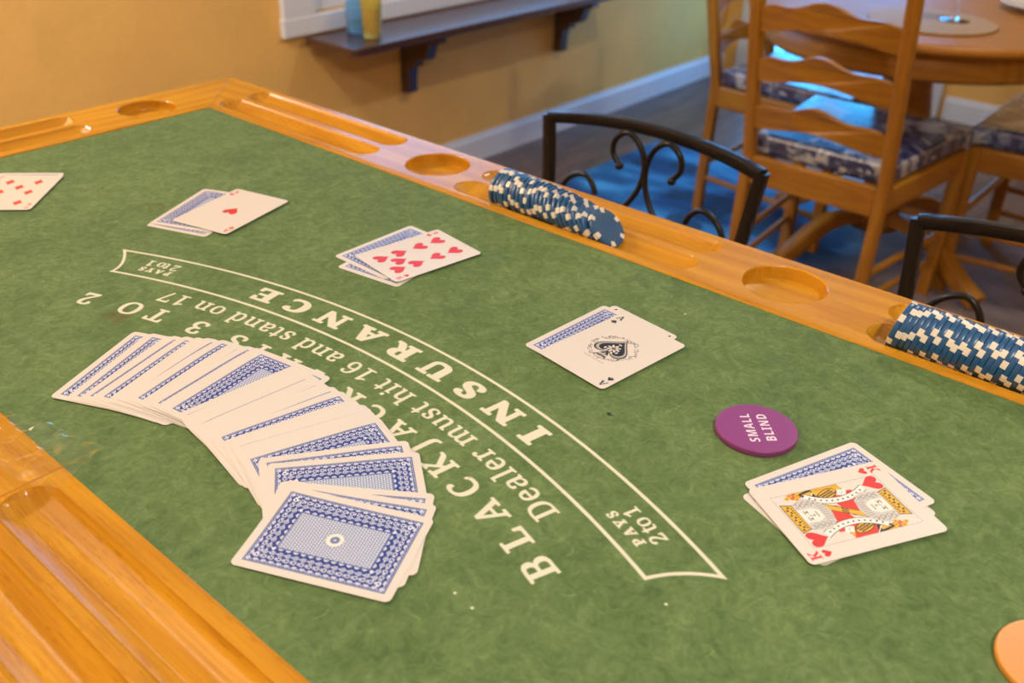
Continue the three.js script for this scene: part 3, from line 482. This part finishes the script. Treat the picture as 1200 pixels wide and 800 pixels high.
function hand(under, mid, top, labels) { under && card(under[0], flatUp, ...under[1], Y1, labels[0], HG); mid && card('back', flatUp, ...mid, Y2, labels[1], HG); card(top[0], top[1] > 0 ? bentUp : bentDown, ...top[2], Y3, labels[2], HG); }
hand(['back', fromShort([-0.7399, -0.3684], [-0.6835, -0.3893], 1)], fromLT([-0.7428, -0.3734], [-0.7778, -0.451]), ['aceH', -1, [-0.7125, -0.4379, -1.8211]],
  ['white-edged card lowest under the ace of hearts', 'blue-backed card half covered by the ace of hearts', 'face-up ace of hearts lying on a blue-backed card near the far end of the felt']);
hand(['back', fromShort([-0.5512, -0.4309], [-0.494, -0.4394], 1)], fromLT([-0.5704, -0.443], [-0.5699, -0.5276]), ['nine', -1, [-0.5206, -0.4907, -1.4228]],
  ['white-edged card lowest under the nine of hearts, its tip showing at the left', 'blue-backed card half covered by the nine of hearts', 'face-up nine of hearts with nine red hearts on a blue-backed card']);
hand(['four', fromShort([-0.344, -0.5327], [-0.2886, -0.5259], -1)], fromLT([-0.3594, -0.4412], [-0.3525, -0.5261]), ['aceS', 1, [-0.3094, -0.4773, -1.444]],
  ['face-up spade card lowest under the ace of spades, a corner showing at the right', 'blue-backed card half covered by the ace of spades', 'face-up ace of spades with one large ornate black spade']);
{ const th = -0.6 - 0.6213; hand(['back', [(-0.1622 - 0.0739) / 2, (-0.3977 - 0.4581) / 2, th]], fromLT([-0.1663, -0.4093], [-0.1362, -0.4886]), ['king', -1, [-0.1128, -0.4251, -1.0447]],
  ['white-edged card lowest under the king of hearts, its corner showing at the right', 'blue-backed card half covered by the king of hearts', 'face-up king of hearts with a red and gold court figure']); }
card('back', flatUp, -0.9065, -0.3275, -2.36, Y1, 'white-edged card lowest under the seven of diamonds at the left edge of the picture', HG);
card('seven', bentUp, -0.8989, -0.3225, -2.342, Y2, 'face-up card of red diamonds at the left edge of the picture', HG);

// ------------------------------------------------------------------ round plastic buttons
function button(name, label, col, x, z, r, h, draw, turn) {
  const t = thing(name, label, 'button', null, [x, H, z]);
  const p = [[0, 0], [r - 0.0006, 0], [r, 0.0006], [r, h - 0.0008], [r - 0.0003, h - 0.0003], [r - 0.0009, h], [0, h]].map(([a, b]) => new THREE.Vector2(a, b));
  mesh('disc', new THREE.LatheGeometry(p, 72), phy({ color: col, roughness: 0.4, clearcoat: 0.2, clearcoatRoughness: 0.3 }), t);
  if (draw) draw(t, h, turn); return t;
}
const lettering = (c, col) => { const [cv, x] = canvas(512, 512); x.fillStyle = col; x.fillRect(0, 0, 512, 512); c(x); return cv; };
button('small_blind_button', 'round purple plastic button lettered small blind in white, between two hands of cards', new THREE.Color(0.25, 0.045, 0.21), -0.186, -0.4585, 0.0254, 0.0042, (t, h) => {
  const cv = lettering((x) => { x.fillStyle = '#f4e4ee'; x.textAlign = 'center'; x.font = 'bold 92px sans-serif'; x.letterSpacing = '6px'; x.fillText('SMALL', 256, 240); x.fillText('BLIND', 256, 350); }, '#8c3a80');
  const g = new THREE.CircleGeometry(0.0242, 64); g.rotateX(-Math.PI / 2); g.rotateY(Math.atan2(0.020, -0.019)); g.translate(0, h + 0.00004, 0);
  mesh('printed_face', g, phy({ map: tex(cv, true, THREE.ClampToEdgeWrapping), roughness: 0.4, clearcoat: 0.2, clearcoatRoughness: 0.3 }), t);
});
button('dealer_button', 'round orange plastic button cut off by the lower right corner of the picture', new THREE.Color(0.82, 0.34, 0.06), 0.0055, -0.3872, 0.0265, 0.004, (t, h) => {
  const cv = lettering((x) => { x.strokeStyle = '#4a2408'; x.lineWidth = 15; x.lineCap = 'round'; x.beginPath(); x.moveTo(92, 150); x.lineTo(122, 170); x.stroke(); }, '#e08c30');
  const g = new THREE.CircleGeometry(0.0253, 64); g.rotateX(-Math.PI / 2); g.translate(0, h + 0.00004, 0);
  mesh('printed_face', g, phy({ map: tex(cv, true, THREE.ClampToEdgeWrapping), roughness: 0.4, clearcoat: 0.2, clearcoatRoughness: 0.3 }), t);
});

// ------------------------------------------------------------------ poker chips (axis along local x)
const PR = 0.0192, PT = 0.0039;
M.chipBlue = phy({ color: new THREE.Color(0.016, 0.092, 0.235), roughness: 0.36, clearcoat: 0.25, clearcoatRoughness: 0.25 });
M.chipWhite = phy({ color: new THREE.Color(0.80, 0.74, 0.62), roughness: 0.42, clearcoat: 0.2, clearcoatRoughness: 0.3 });
M.chipRing = std({ color: new THREE.Color(0.045, 0.10, 0.19), roughness: 0.55 });
const chipBody = new THREE.LatheGeometry([[0, -PT / 2 + 0.0002], [0.0105, -PT / 2 + 0.0002], [0.0112, -PT / 2], [PR - 0.0005, -PT / 2], [PR - 0.0001, -PT / 2 + 0.0004], [PR, 0], [PR - 0.0001, PT / 2 - 0.0004], [PR - 0.0005, PT / 2], [0.0112, PT / 2], [0.0105, PT / 2 - 0.0002], [0, PT / 2 - 0.0002]].map(([a, b]) => new THREE.Vector2(a, b)), 60).rotateZ(-Math.PI / 2);
const spotArc = (a0, a1) => { const s = new THREE.Shape(), ri = PR - 0.0046, ro = PR + 0.00008; s.absarc(0, 0, ro, a0, a1, false); s.absarc(0, 0, ri, a1, a0, true); const g = new THREE.ExtrudeGeometry(s, { depth: PT + 0.00012, bevelEnabled: false, curveSegments: 6 }); g.translate(0, 0, -PT / 2 - 0.00006); g.rotateY(Math.PI / 2); return g; };
const chipSpots = mergeGeometries([0, 1, 2, 3, 4, 5].map((k) => spotArc(k * Math.PI / 3, k * Math.PI / 3 + 0.29)));
const chipRing = mergeGeometries([-1, 1].map((s) => new THREE.RingGeometry(0.0117, 0.0138, 40).rotateY(s * Math.PI / 2).translate(s * (PT / 2 + 0.00005), 0, 0)));
let chip0 = null;
function chip(pos, spin, lean, yaw, label, group) {
  let t;
  if (!chip0) { t = chip0 = thing('poker_chip', label, 'poker chip', group); mesh('body', chipBody, M.chipBlue, t); mesh('edge_spots', chipSpots, M.chipWhite, t, 'six white edge spots'); mesh('inlay_ring', chipRing, M.chipRing, t); }
  else { t = chip0.clone(); t.name = numbered('poker_chip'); scene.add(t); t.userData = { label, category: 'poker chip', group }; }
  t.position.set(...pos);
  const q = new THREE.Quaternion().setFromAxisAngle(V(0, 1, 0), yaw).multiply(new THREE.Quaternion().setFromAxisAngle(V(0, 0, 1), lean)).multiply(new THREE.Quaternion().setFromAxisAngle(V(1, 0, 0), spin));
  t.quaternion.copy(q); return t;
}
const GB = RY + GC - GR;                                    // bottom of the groove
{ // toppled stack in the middle groove
  const g = 'blue and white poker chips toppled along the middle chip groove'; const xs = []; let x = -0.554; const N = 24;
  for (let i = 0; i < N; i++) { const t = i / (N - 1), lean = lerp(-0.10, 0.82, Math.pow(t, 1.15)) + rr(-0.035, 0.035); xs.push([x, lean]); x += (PT + 0.0006) / Math.cos(Math.max(lean, lerp(-0.10, 0.82, Math.pow((i + 1) / (N - 1), 1.15)))); }
  const k = (-0.416 + 0.554) / (xs[N - 1][0] + 0.554);
  xs.forEach(([bx, lean], i) => {
    const px = -0.554 + (bx + 0.554) * k - Math.sin(lean) * PR, py = GB + 0.0007 + Math.cos(lean) * PR + Math.abs(Math.sin(lean)) * PT / 2;
    const label = i === N - 1 ? 'blue and white poker chip at the right end of the toppled stack, its face showing' : i === 0 ? 'blue and white poker chip at the left end of the toppled stack' : `blue and white poker chip, ${ORD[i]} from the left end of the toppled stack`;
    chip([px, py, GZI + rr(-0.0006, 0.0006)], rnd() * 6.28, lean, rr(-0.05, 0.05), label, g);
  });
}
{ // upright row in the right groove
  const g = 'blue and white poker chips standing in a tight row in the right chip groove'; let x = -0.164;
  for (let i = 0; i < 34; i++) {
    const label = i === 0 ? 'blue and white poker chip at the left end of the tight row' : `blue and white poker chip, ${ORD[i]} from the left end of the tight row`;
    chip([x, GB + PR + 0.0005 + rr(0, 0.0005), GZI + rr(-0.0005, 0.0005)], rnd() * 6.28, -0.2, rr(-0.008, 0.008), label, g); x += (PT + 0.0001) * 1.02;
  }
}

// ------------------------------------------------------------------ scrap of clear plastic film at the rail
{
  const N = 26, Mm = 14, pos = [], idx = [];
  const A = V(-0.535, 0, -0.145), L = V(0.078, 0, -0.021), Wd = V(0.018, 0, 0.040);
  for (let i = 0; i <= N; i++) for (let j = 0; j <= Mm; j++) {
    const u = i / N, v = j / Mm, w = 0.45 + 0.55 * sstep(0, 0.5, u);
    const p = A.clone().addScaledVector(L, u).addScaledVector(Wd, (v - 0.3) * w);
    const c = Math.abs(((u * 4.2 + v * 1.6 + n1(u * 5, v * 5) * 1.5) % 1) - 0.5) * 2;
    p.y = H + 0.0022 + 0.0060 * c * (1 - 0.75 * sstep(0.35, 0.9, u)) + 0.003 * n2(u * 9, v * 6);
    pos.push(p.x, p.y, p.z);
  }
  for (let i = 0; i < N; i++) for (let j = 0; j < Mm; j++) { const a = i * (Mm + 1) + j, b = a + Mm + 1; idx.push(a, b, a + 1, b, b + 1, a + 1); }
  const g = new THREE.BufferGeometry(); g.setAttribute('position', new THREE.Float32BufferAttribute(pos, 3)); g.setIndex(idx); const e = toCreasedNormals(g, 0.25);
  const m = mesh('plastic_wrapper', e, phy({ color: 0xffffff, transmission: 1, thickness: 0, roughness: 0.06, ior: 1.5, side: THREE.DoubleSide }), scene);
  m.userData = { label: 'crumpled scrap of clear plastic film on the felt beside the dealer rail', category: 'wrapper' };
}

// ------------------------------------------------------------------ iron stools behind the player rail
function makeStool(label, group) {
  // local: back plane at z = 0, x across, y from the floor; the seat lies towards +z
  const t = thing('iron_stool', label, 'stool', group); const I = M.iron, X = V(0, 0, 1);
  const hw = 0.169;
  const top = []; for (let i = 0; i <= 20; i++) { const s = i / 20 * 2 - 1; top.push(V(s * hw, 0.858 + 0.014 * (1 - s * s), -0.018 * (1 - s * s))); }
  mesh('top_rail', sweep(top, 0.016, 0.016, X, 0.5), I, t);
  for (const s of [-1, 1]) mesh('back_post', sweep(spline([[s * hw, 0.862, 0], [s * (hw - 0.010), 0.77, 0.008], [s * (hw - 0.022), 0.62, 0.03]], 14), 0.016, 0.016, X, 0.5), I, t);
  // scrolls: a crossing pair in the middle, a curl at each post
  for (const s of [-1, 1]) {
    mesh('scroll', tube([[s * 0.022, 0.818, 0], [s * 0.034, 0.834, 0], [s * 0.031, 0.853, 0], [s * 0.013, 0.866, 0], [s * -0.005, 0.857, 0], [s * -0.018, 0.832, 0], [s * -0.0165, 0.800, 0.003], [s * -0.004, 0.774, 0.006], [s * 0.016, 0.750, 0.010], [s * 0.06, 0.69, 0.018], [s * 0.10, 0.64, 0.026]].map(([a, b, c]) => [a - s * -0.018 * 1.0 - s * 0.018, b, c]).map(([a, b, c]) => [a + s * 0.0205, b, c]), 0.0042, 70), I, t);
    mesh('scroll_ball', new THREE.SphereGeometry(0.0062, 14, 10).translate(s * 0.0425, 0.817, 0), I, t);
    mesh('scroll', tube([[s * (hw - 0.085), 0.768, 0.008], [s * (hw - 0.092), 0.782, 0.007], [s * (hw - 0.106), 0.792, 0.006], [s * (hw - 0.126), 0.786, 0.007], [s * (hw - 0.142), 0.768, 0.009], [s * (hw - 0.150), 0.72, 0.016], [s * (hw - 0.12), 0.66, 0.024]].map(([a, b, c]) => [s * (2 * hw - 0.112) * 1 - a + s * 0.0 - s * 0.068, b, c]), 0.0042, 50), I, t);
  }
  mesh('back_rail', sweep(spline([[-0.152, 0.63, 0.03], [0, 0.63, 0.022], [0.152, 0.63, 0.03]], 12), 0.012, 0.014, X, 0.5), I, t);
  const seat = new THREE.LatheGeometry([[0, 0.60], [0.172, 0.60], [0.18, 0.606], [0.182, 0.62], [0.176, 0.638], [0.15, 0.648], [0, 0.652]].map(([a, b]) => new THREE.Vector2(a, b)), 48).translate(0, 0, 0.2);
  mesh('seat', seat, std({ color: new THREE.Color(0.05, 0.035, 0.03), roughness: 0.5 }), t);
  for (const a of [0.785, 2.356, 3.927, 5.498]) mesh('leg', sweep([V(Math.cos(a) * 0.13, 0.6, 0.2 + Math.sin(a) * 0.13), V(Math.cos(a) * 0.235, 0, 0.2 + Math.sin(a) * 0.235)], 0.02, 0.02, X, 0.5), I, t);
  mesh('foot_ring', new THREE.TorusGeometry(0.205, 0.008, 10, 48).rotateX(Math.PI / 2).translate(0, 0.2, 0.2), I, t);
  return t;
}
const stool = makeStool('black iron stool with a scrolled back, behind the toppled chips', 'iron stools along the card table');
stool.position.set(-0.641, 0, -1.03);
const stool2 = stool.clone(); stool2.name = numbered('iron_stool'); scene.add(stool2); stool2.userData.label = 'black iron stool at the right edge, behind the tight row of chips'; stool2.position.set(-0.108, 0, -1.02); stool2.rotation.y = -0.02;

// ------------------------------------------------------------------ dining set
const cushC = pixelCanvas(512, 512, (i, j) => {
  const x = i / 512 * 8, y = j / 512 * 8, w = n1.fbm(x, y, 2) * 2, a = n2.fbm(x * 1.1 + w, y * 1.1 - w, 4), b = n3.fbm(x * 2.6 + 3, y * 2.6 + w, 3);
  const m = sstep(0.53, 0.58, a) * 0.95, d = sstep(0.56, 0.62, b) * 0.5; const t = clamp(m + d * (1 - m));
  return [lerp(14, 190, t), lerp(40, 194, t), lerp(98, 200, t)];
})[0];
M.cushion = phy({ map: tex(cushC, true, THREE.RepeatWrapping, [2.2, 2.2]), roughness: 0.3, ior: 2.0, clearcoat: 0.6, clearcoatRoughness: 0.25, sheen: 0.1, sheenRoughness: 0.3, sheenColor: new THREE.Color(0.6, 0.6, 0.6) });
const RUG = 0.0126;
function makeChair(label) {
  // local: faces -z, rear posts near z = 0, x across, origin on the floor between the rear posts
  const t = thing('ladder_back_chair', label, 'chair', 'oak dining chairs'); const O = M.diningOak, X = V(0, 0, 1), hw = 0.182;
  const rake = (y) => (y < 0.44 ? 0.02 * (0.44 - y) * 1.2 : (y - 0.44) * 0.21);
  for (const s of [-1, 1]) mesh('rear_post', sweep([0, 0.15, 0.3, 0.44, 0.6, 0.75, 0.9, 1.02, 1.06].map((y, i) => V(s * hw, y, rake(y))), 0.034, 0.032, X, 0.35), O, t);
  for (const yc of [0.56, 0.685, 0.81, 0.945]) {             // wavy slats, curved back
    const s = new THREE.Shape(), w = hw - 0.004, top = (x) => 0.022 + 0.017 * Math.cos(x / w * Math.PI * 0.9) + 0.006 * Math.cos(x / w * Math.PI * 2.6), bot = (x) => -0.030 + 0.014 * Math.cos(x / w * Math.PI * 0.95);
    const n = 28; for (let i = 0; i <= n; i++) { const x = -w + 2 * w * i / n; i ? s.lineTo(x, top(x)) : s.moveTo(x, top(x)); } for (let i = n; i >= 0; i--) { const x = -w + 2 * w * i / n; s.lineTo(x, bot(x)); }
    const g = new THREE.ExtrudeGeometry(s, { depth: 0.014, bevelEnabled: true, bevelSize: 0.002, bevelThickness: 0.002, bevelSegments: 2 });
    const p = g.attributes.position; for (let i = 0; i < p.count; i++) { const x = p.getX(i), y = p.getY(i); p.setZ(i, p.getZ(i) - 0.008 + 0.03 * (1 - (x / w) ** 2) + rake(yc + y)); p.setY(i, y + yc); }
    g.computeVertexNormals(); mesh('slat', gridUV(g, 'x', 1, yc), O, t);
  }
  const fw = 0.225, d = 0.44;
  mesh('seat_rail', gridUV(box(hw * 2 - 0.03, 0.075, 0.024, 0.004, 0, 0.398, 0), 'x'), O, t);
  mesh('seat_rail', gridUV(box(fw * 2 - 0.03, 0.065, 0.024, 0.004, 0, 0.403, -d), 'x'), O, t);
  for (const s of [-1, 1]) {
    mesh('seat_rail', sweep([V(s * hw, 0.400, -0.012), V(s * fw, 0.403, -d)], 0.024, 0.068, V(1, 0, 0), 1.2), O, t);
    mesh('front_leg', sweep([V(s * fw, 0.435, -d), V(s * fw, 0.25, -d), V(s * (fw - 0.004), 0, -d + 0.004)], 0.036, 0.036, X, 0.35), O, t);
    mesh('stretcher', tube([[s * hw, 0.2, 0.004], [s * fw, 0.19, -d]], 0.010, 6), O, t);
    mesh('stretcher', tube([[s * hw, 0.12, 0.006], [s * fw, 0.11, -d]], 0.010, 6), O, t);
  }
  mesh('stretcher', tube([[-fw, 0.23, -d], [fw, 0.23, -d]], 0.011, 6), O, t);
  mesh('stretcher', tube([[-hw, 0.17, 0.003], [hw, 0.17, 0.003]], 0.010, 6), O, t);
  const cs = new THREE.Shape([[-hw - 0.002, 0.0], [hw + 0.002, 0.0], [fw + 0.006, d + 0.012], [-fw - 0.006, d + 0.012]].map(([a, b]) => new THREE.Vector2(a, b)));
  const cg = new THREE.ExtrudeGeometry(cs, { depth: 0.022, bevelEnabled: true, bevelSize: 0.012, bevelThickness: 0.016, bevelSegments: 5, bevelOffset: -0.012 }); cg.rotateX(-Math.PI / 2); cg.translate(0, 0.452, -0.018);
  mesh('cushion', gridUV(cg, 'x'), M.cushion, t, 'navy and cream patterned seat cushion');
  return t;
}
const chairA = makeChair('oak ladder-back dining chair with a blue patterned cushion, its back towards the card table');
chairA.position.set(-0.872, RUG, -2.2);
function placeChair(x, z, ry, label) { const c = chairA.clone(); c.name = numbered('ladder_back_chair'); scene.add(c); c.position.set(x, RUG, z); c.rotation.y = ry; c.userData.label = label; }
placeChair(-0.19, -2.92, Math.PI / 2, 'oak dining chair seen from its side at the right edge, beside the round dining table');
placeChair(-1.46, -2.91, -Math.PI / 2, 'oak dining chair partly hidden beyond the nearest ladder-back chair, by the far wall');
{
  const cx = -0.884, cz = -2.788, R = 0.48, t = thing('dining_table', 'round polished oak dining table with a pedestal', 'table', null, [cx, RUG, cz]);
  const lathe = (a) => new THREE.LatheGeometry(a.map(([p, q]) => new THREE.Vector2(p, q)), 96);
  const top = lathe([[0, 0.722], [R - 0.02, 0.722], [R - 0.004, 0.727], [R, 0.736], [R - 0.004, 0.746], [R - 0.014, 0.75], [0, 0.75]]);
  mesh('tabletop', gridUV(top, 'x'), phy({ map: oakTex, color: new THREE.Color(0.72, 0.62, 0.48), roughness: 0.5, clearcoat: 0.0 }), t);
  const ap = lathe([[R - 0.085, 0.722], [R - 0.065, 0.722], [R - 0.06, 0.66], [R - 0.065, 0.648], [R - 0.085, 0.648], [R - 0.085, 0.722]]); mesh('apron', gridUV(ap, 'x'), M.diningOak, t);
  mesh('pedestal', lathe([[0, 0.1], [0.075, 0.1], [0.085, 0.16], [0.05, 0.24], [0.06, 0.36], [0.085, 0.46], [0.06, 0.6], [0.09, 0.66], [0.16, 0.722], [0, 0.722]]), M.diningOak, t);
  for (let k = 0; k < 4; k++) { const a = k * Math.PI / 2 + 0.4; mesh('foot', sweep(spline([[0.05 * Math.cos(a), 0.15, 0.05 * Math.sin(a)], [0.2 * Math.cos(a), 0.14, 0.2 * Math.sin(a)], [0.36 * Math.cos(a), 0.05, 0.36 * Math.sin(a)], [0.42 * Math.cos(a), 0.025, 0.42 * Math.sin(a)]], 14), 0.05, 0.05, V(0, 1, 0), 0.35), M.diningOak, t); }
  const L2 = (a, n = 48) => new THREE.LatheGeometry(a.map(([p, q]) => new THREE.Vector2(p, q)), n);
  const mat = mesh('place_mat', L2([[0, 0], [0.155, 0], [0.16, 0.003], [0.155, 0.006], [0, 0.006]], 64).translate(0, 0, 0), std({ color: new THREE.Color(0.45, 0.27, 0.11), roughness: 0.6 }), scene);
  mat.position.set(-0.80, 0.7629, -2.60); mat.userData = { label: 'round brown place mat near the edge of the dining table', category: 'place mat' };
  const glass = phy({ color: 0xffffff, transmission: 1, thickness: 0.002, roughness: 0.03, ior: 1.5 });
  const wg = thing('wine_glass', 'clear stemmed wine glass standing on the round place mat', 'glass', null, [-0.755, 0.7690, -2.64]);
  mesh('foot', L2([[0, 0], [0.036, 0], [0.037, 0.0015], [0.01, 0.006], [0.004, 0.012], [0, 0.012]]), glass, wg); mesh('stem', L2([[0, 0.012], [0.004, 0.012], [0.0035, 0.06], [0.006, 0.09], [0, 0.09]], 20), glass, wg);
  mesh('bowl', L2([[0, 0.088], [0.02, 0.094], [0.038, 0.12], [0.041, 0.15], [0.034, 0.19], [0.0325, 0.19], [0.039, 0.15], [0.036, 0.121], [0.019, 0.096], [0, 0.09]]), glass, wg);
  const pl = mesh('plate', L2([[0, 0.004], [0.06, 0.004], [0.07, 0], [0.075, 0], [0.08, 0.006], [0.118, 0.018], [0.12, 0.02], [0.117, 0.021], [0.078, 0.010], [0, 0.009]], 64), phy({ color: new THREE.Color(0.78, 0.79, 0.8), roughness: 0.2, clearcoat: 0.6 }), scene);
  pl.position.set(-0.62, 0.7631, -2.99); pl.userData = { label: 'white china plate at the right of the dining table', category: 'plate' };
}
{ // rug
  const rugC = pixelCanvas(1024, 1024, (i, j) => {
    const x = i / 1024 * 3, y = j / 1024 * 1.81, w = n1.fbm(x * 2, y * 2, 3) * 1.4, b = n3.fbm(x * 5 - w, y * 9, 3); let a = n2.fbm(x * 3 + w, y * 6 + w, 4); const zone = sstep(1.0, 1.45, x + (n1.fbm(x * 2 + 7, y * 2, 2) - 0.5) * 1.2);
    a = sstep(0.3, 0.7, a); const blue = [lerp(18, 70, a), lerp(70, 165, a), lerp(122, 222, a)], tan = [lerp(84, 176, b), lerp(70, 158, b), lerp(62, 156, b)], dk = sstep(0.56, 0.66, b) * (1 - zone) * 0.6;
    return [0, 1, 2].map((k) => lerp(lerp(blue[k], [16, 40, 66][k], dk), tan[k], zone) * (0.93 + 0.14 * n3(i / 1.7, j / 1.7)));
  })[0];
  const g = new RoundedBoxGeometry(3.0, 0.012, 1.81, 2, 0.005), p = g.attributes.position, uv = g.attributes.uv; for (let i = 0; i < p.count; i++) uv.setXY(i, p.getX(i) / 3 + 0.5, 0.5 - p.getZ(i) / 1.81);
  const m = mesh('rug', g, std({ map: tex(rugC, true, THREE.ClampToEdgeWrapping), roughness: 0.85 }), scene); m.position.set(-0.48, 0.0062, -2.355);
  m.userData = { label: 'blue and grey distressed rug under the dining table', category: 'rug' };
}

// ------------------------------------------------------------------ wall shelf and what stands on it
{
  M.mahogany = phy({ color: new THREE.Color(0.055, 0.016, 0.010), roughness: 0.26, ior: 2.0 });
  const zA = -1.79, zB = -3.27, d = 0.225, t = thing('wall_shelf', 'dark mahogany wall shelf on two stepped brackets below the window', 'shelf', null, [XL, 0, (zA + zB) / 2]), L = zA - zB;
  const s = new THREE.Shape(); s.moveTo(0, -L / 2); s.lineTo(d, -L / 2); s.lineTo(d, L / 2 - 0.03); s.quadraticCurveTo(d, L / 2, d - 0.03, L / 2); s.lineTo(0, L / 2); s.closePath();
  const g = new THREE.ExtrudeGeometry(s, { depth: 0.018, bevelEnabled: true, bevelSize: 0.004, bevelThickness: 0.004, bevelSegments: 3, bevelOffset: -0.004 }); g.rotateX(Math.PI / 2); g.translate(0.0235, 0.5925, 0);
  mesh('board', g, M.mahogany, t);
  const b = new THREE.Shape(); [[0, 0], [0.185, 0], [0.185, -0.03], [0.15, -0.036], [0.14, -0.06], [0.128, -0.092], [0.082, -0.104], [0.074, -0.124], [0.048, -0.136], [0.042, -0.17], [0.04, -0.22], [0, -0.225]].forEach(([x, y], i) => (i ? b.lineTo(x, y) : b.moveTo(x, y)));
  for (const z of [-2.215, -3.06]) { const e = new THREE.ExtrudeGeometry(b, { depth: 0.036, bevelEnabled: true, bevelSize: 0.003, bevelThickness: 0.003, bevelSegments: 2, bevelOffset: -0.003 }); e.translate(0.003, 0.5665, z - 0.018 - (zA + zB) / 2); mesh('bracket', e, M.mahogany, t); }
  const Lh = (a, n = 40) => new THREE.LatheGeometry(a.map(([p, q]) => new THREE.Vector2(p, q)), n);
  const tum = thing('glass_tumbler', 'yellow glass tumbler standing on the wall shelf', 'glass', null, [XL + 0.165, 0.5972, -1.935]);
  mesh('tumbler', Lh([[0, 0], [0.026, 0], [0.028, 0.003], [0.034, 0.13], [0.0325, 0.13], [0.0265, 0.012], [0, 0.01]]), phy({ color: new THREE.Color(0.95, 0.78, 0.22), transmission: 0.75, thickness: 0.003, roughness: 0.1, ior: 1.5 }), tum);
  mesh('filling', Lh([[0, 0.0125], [0.0262, 0.0125], [0.0300, 0.085], [0, 0.085]]), std({ color: new THREE.Color(0.62, 0.44, 0.06), roughness: 0.5 }), tum);
  const jar = thing('glass_jar', 'small pale blue glass jar beside the yellow tumbler', 'jar', null, [XL + 0.085, 0.5972, -1.945]);
  mesh('jar', Lh([[0, 0], [0.03, 0], [0.033, 0.006], [0.033, 0.085], [0.026, 0.1], [0.024, 0.12], [0.022, 0.12], [0.024, 0.099], [0.031, 0.084], [0.031, 0.008], [0, 0.006]]), phy({ color: new THREE.Color(0.4, 0.76, 1.0), transmission: 0.8, thickness: 0.003, roughness: 0.05, ior: 1.5 }), jar);
}
renderer.render(scene, camera);
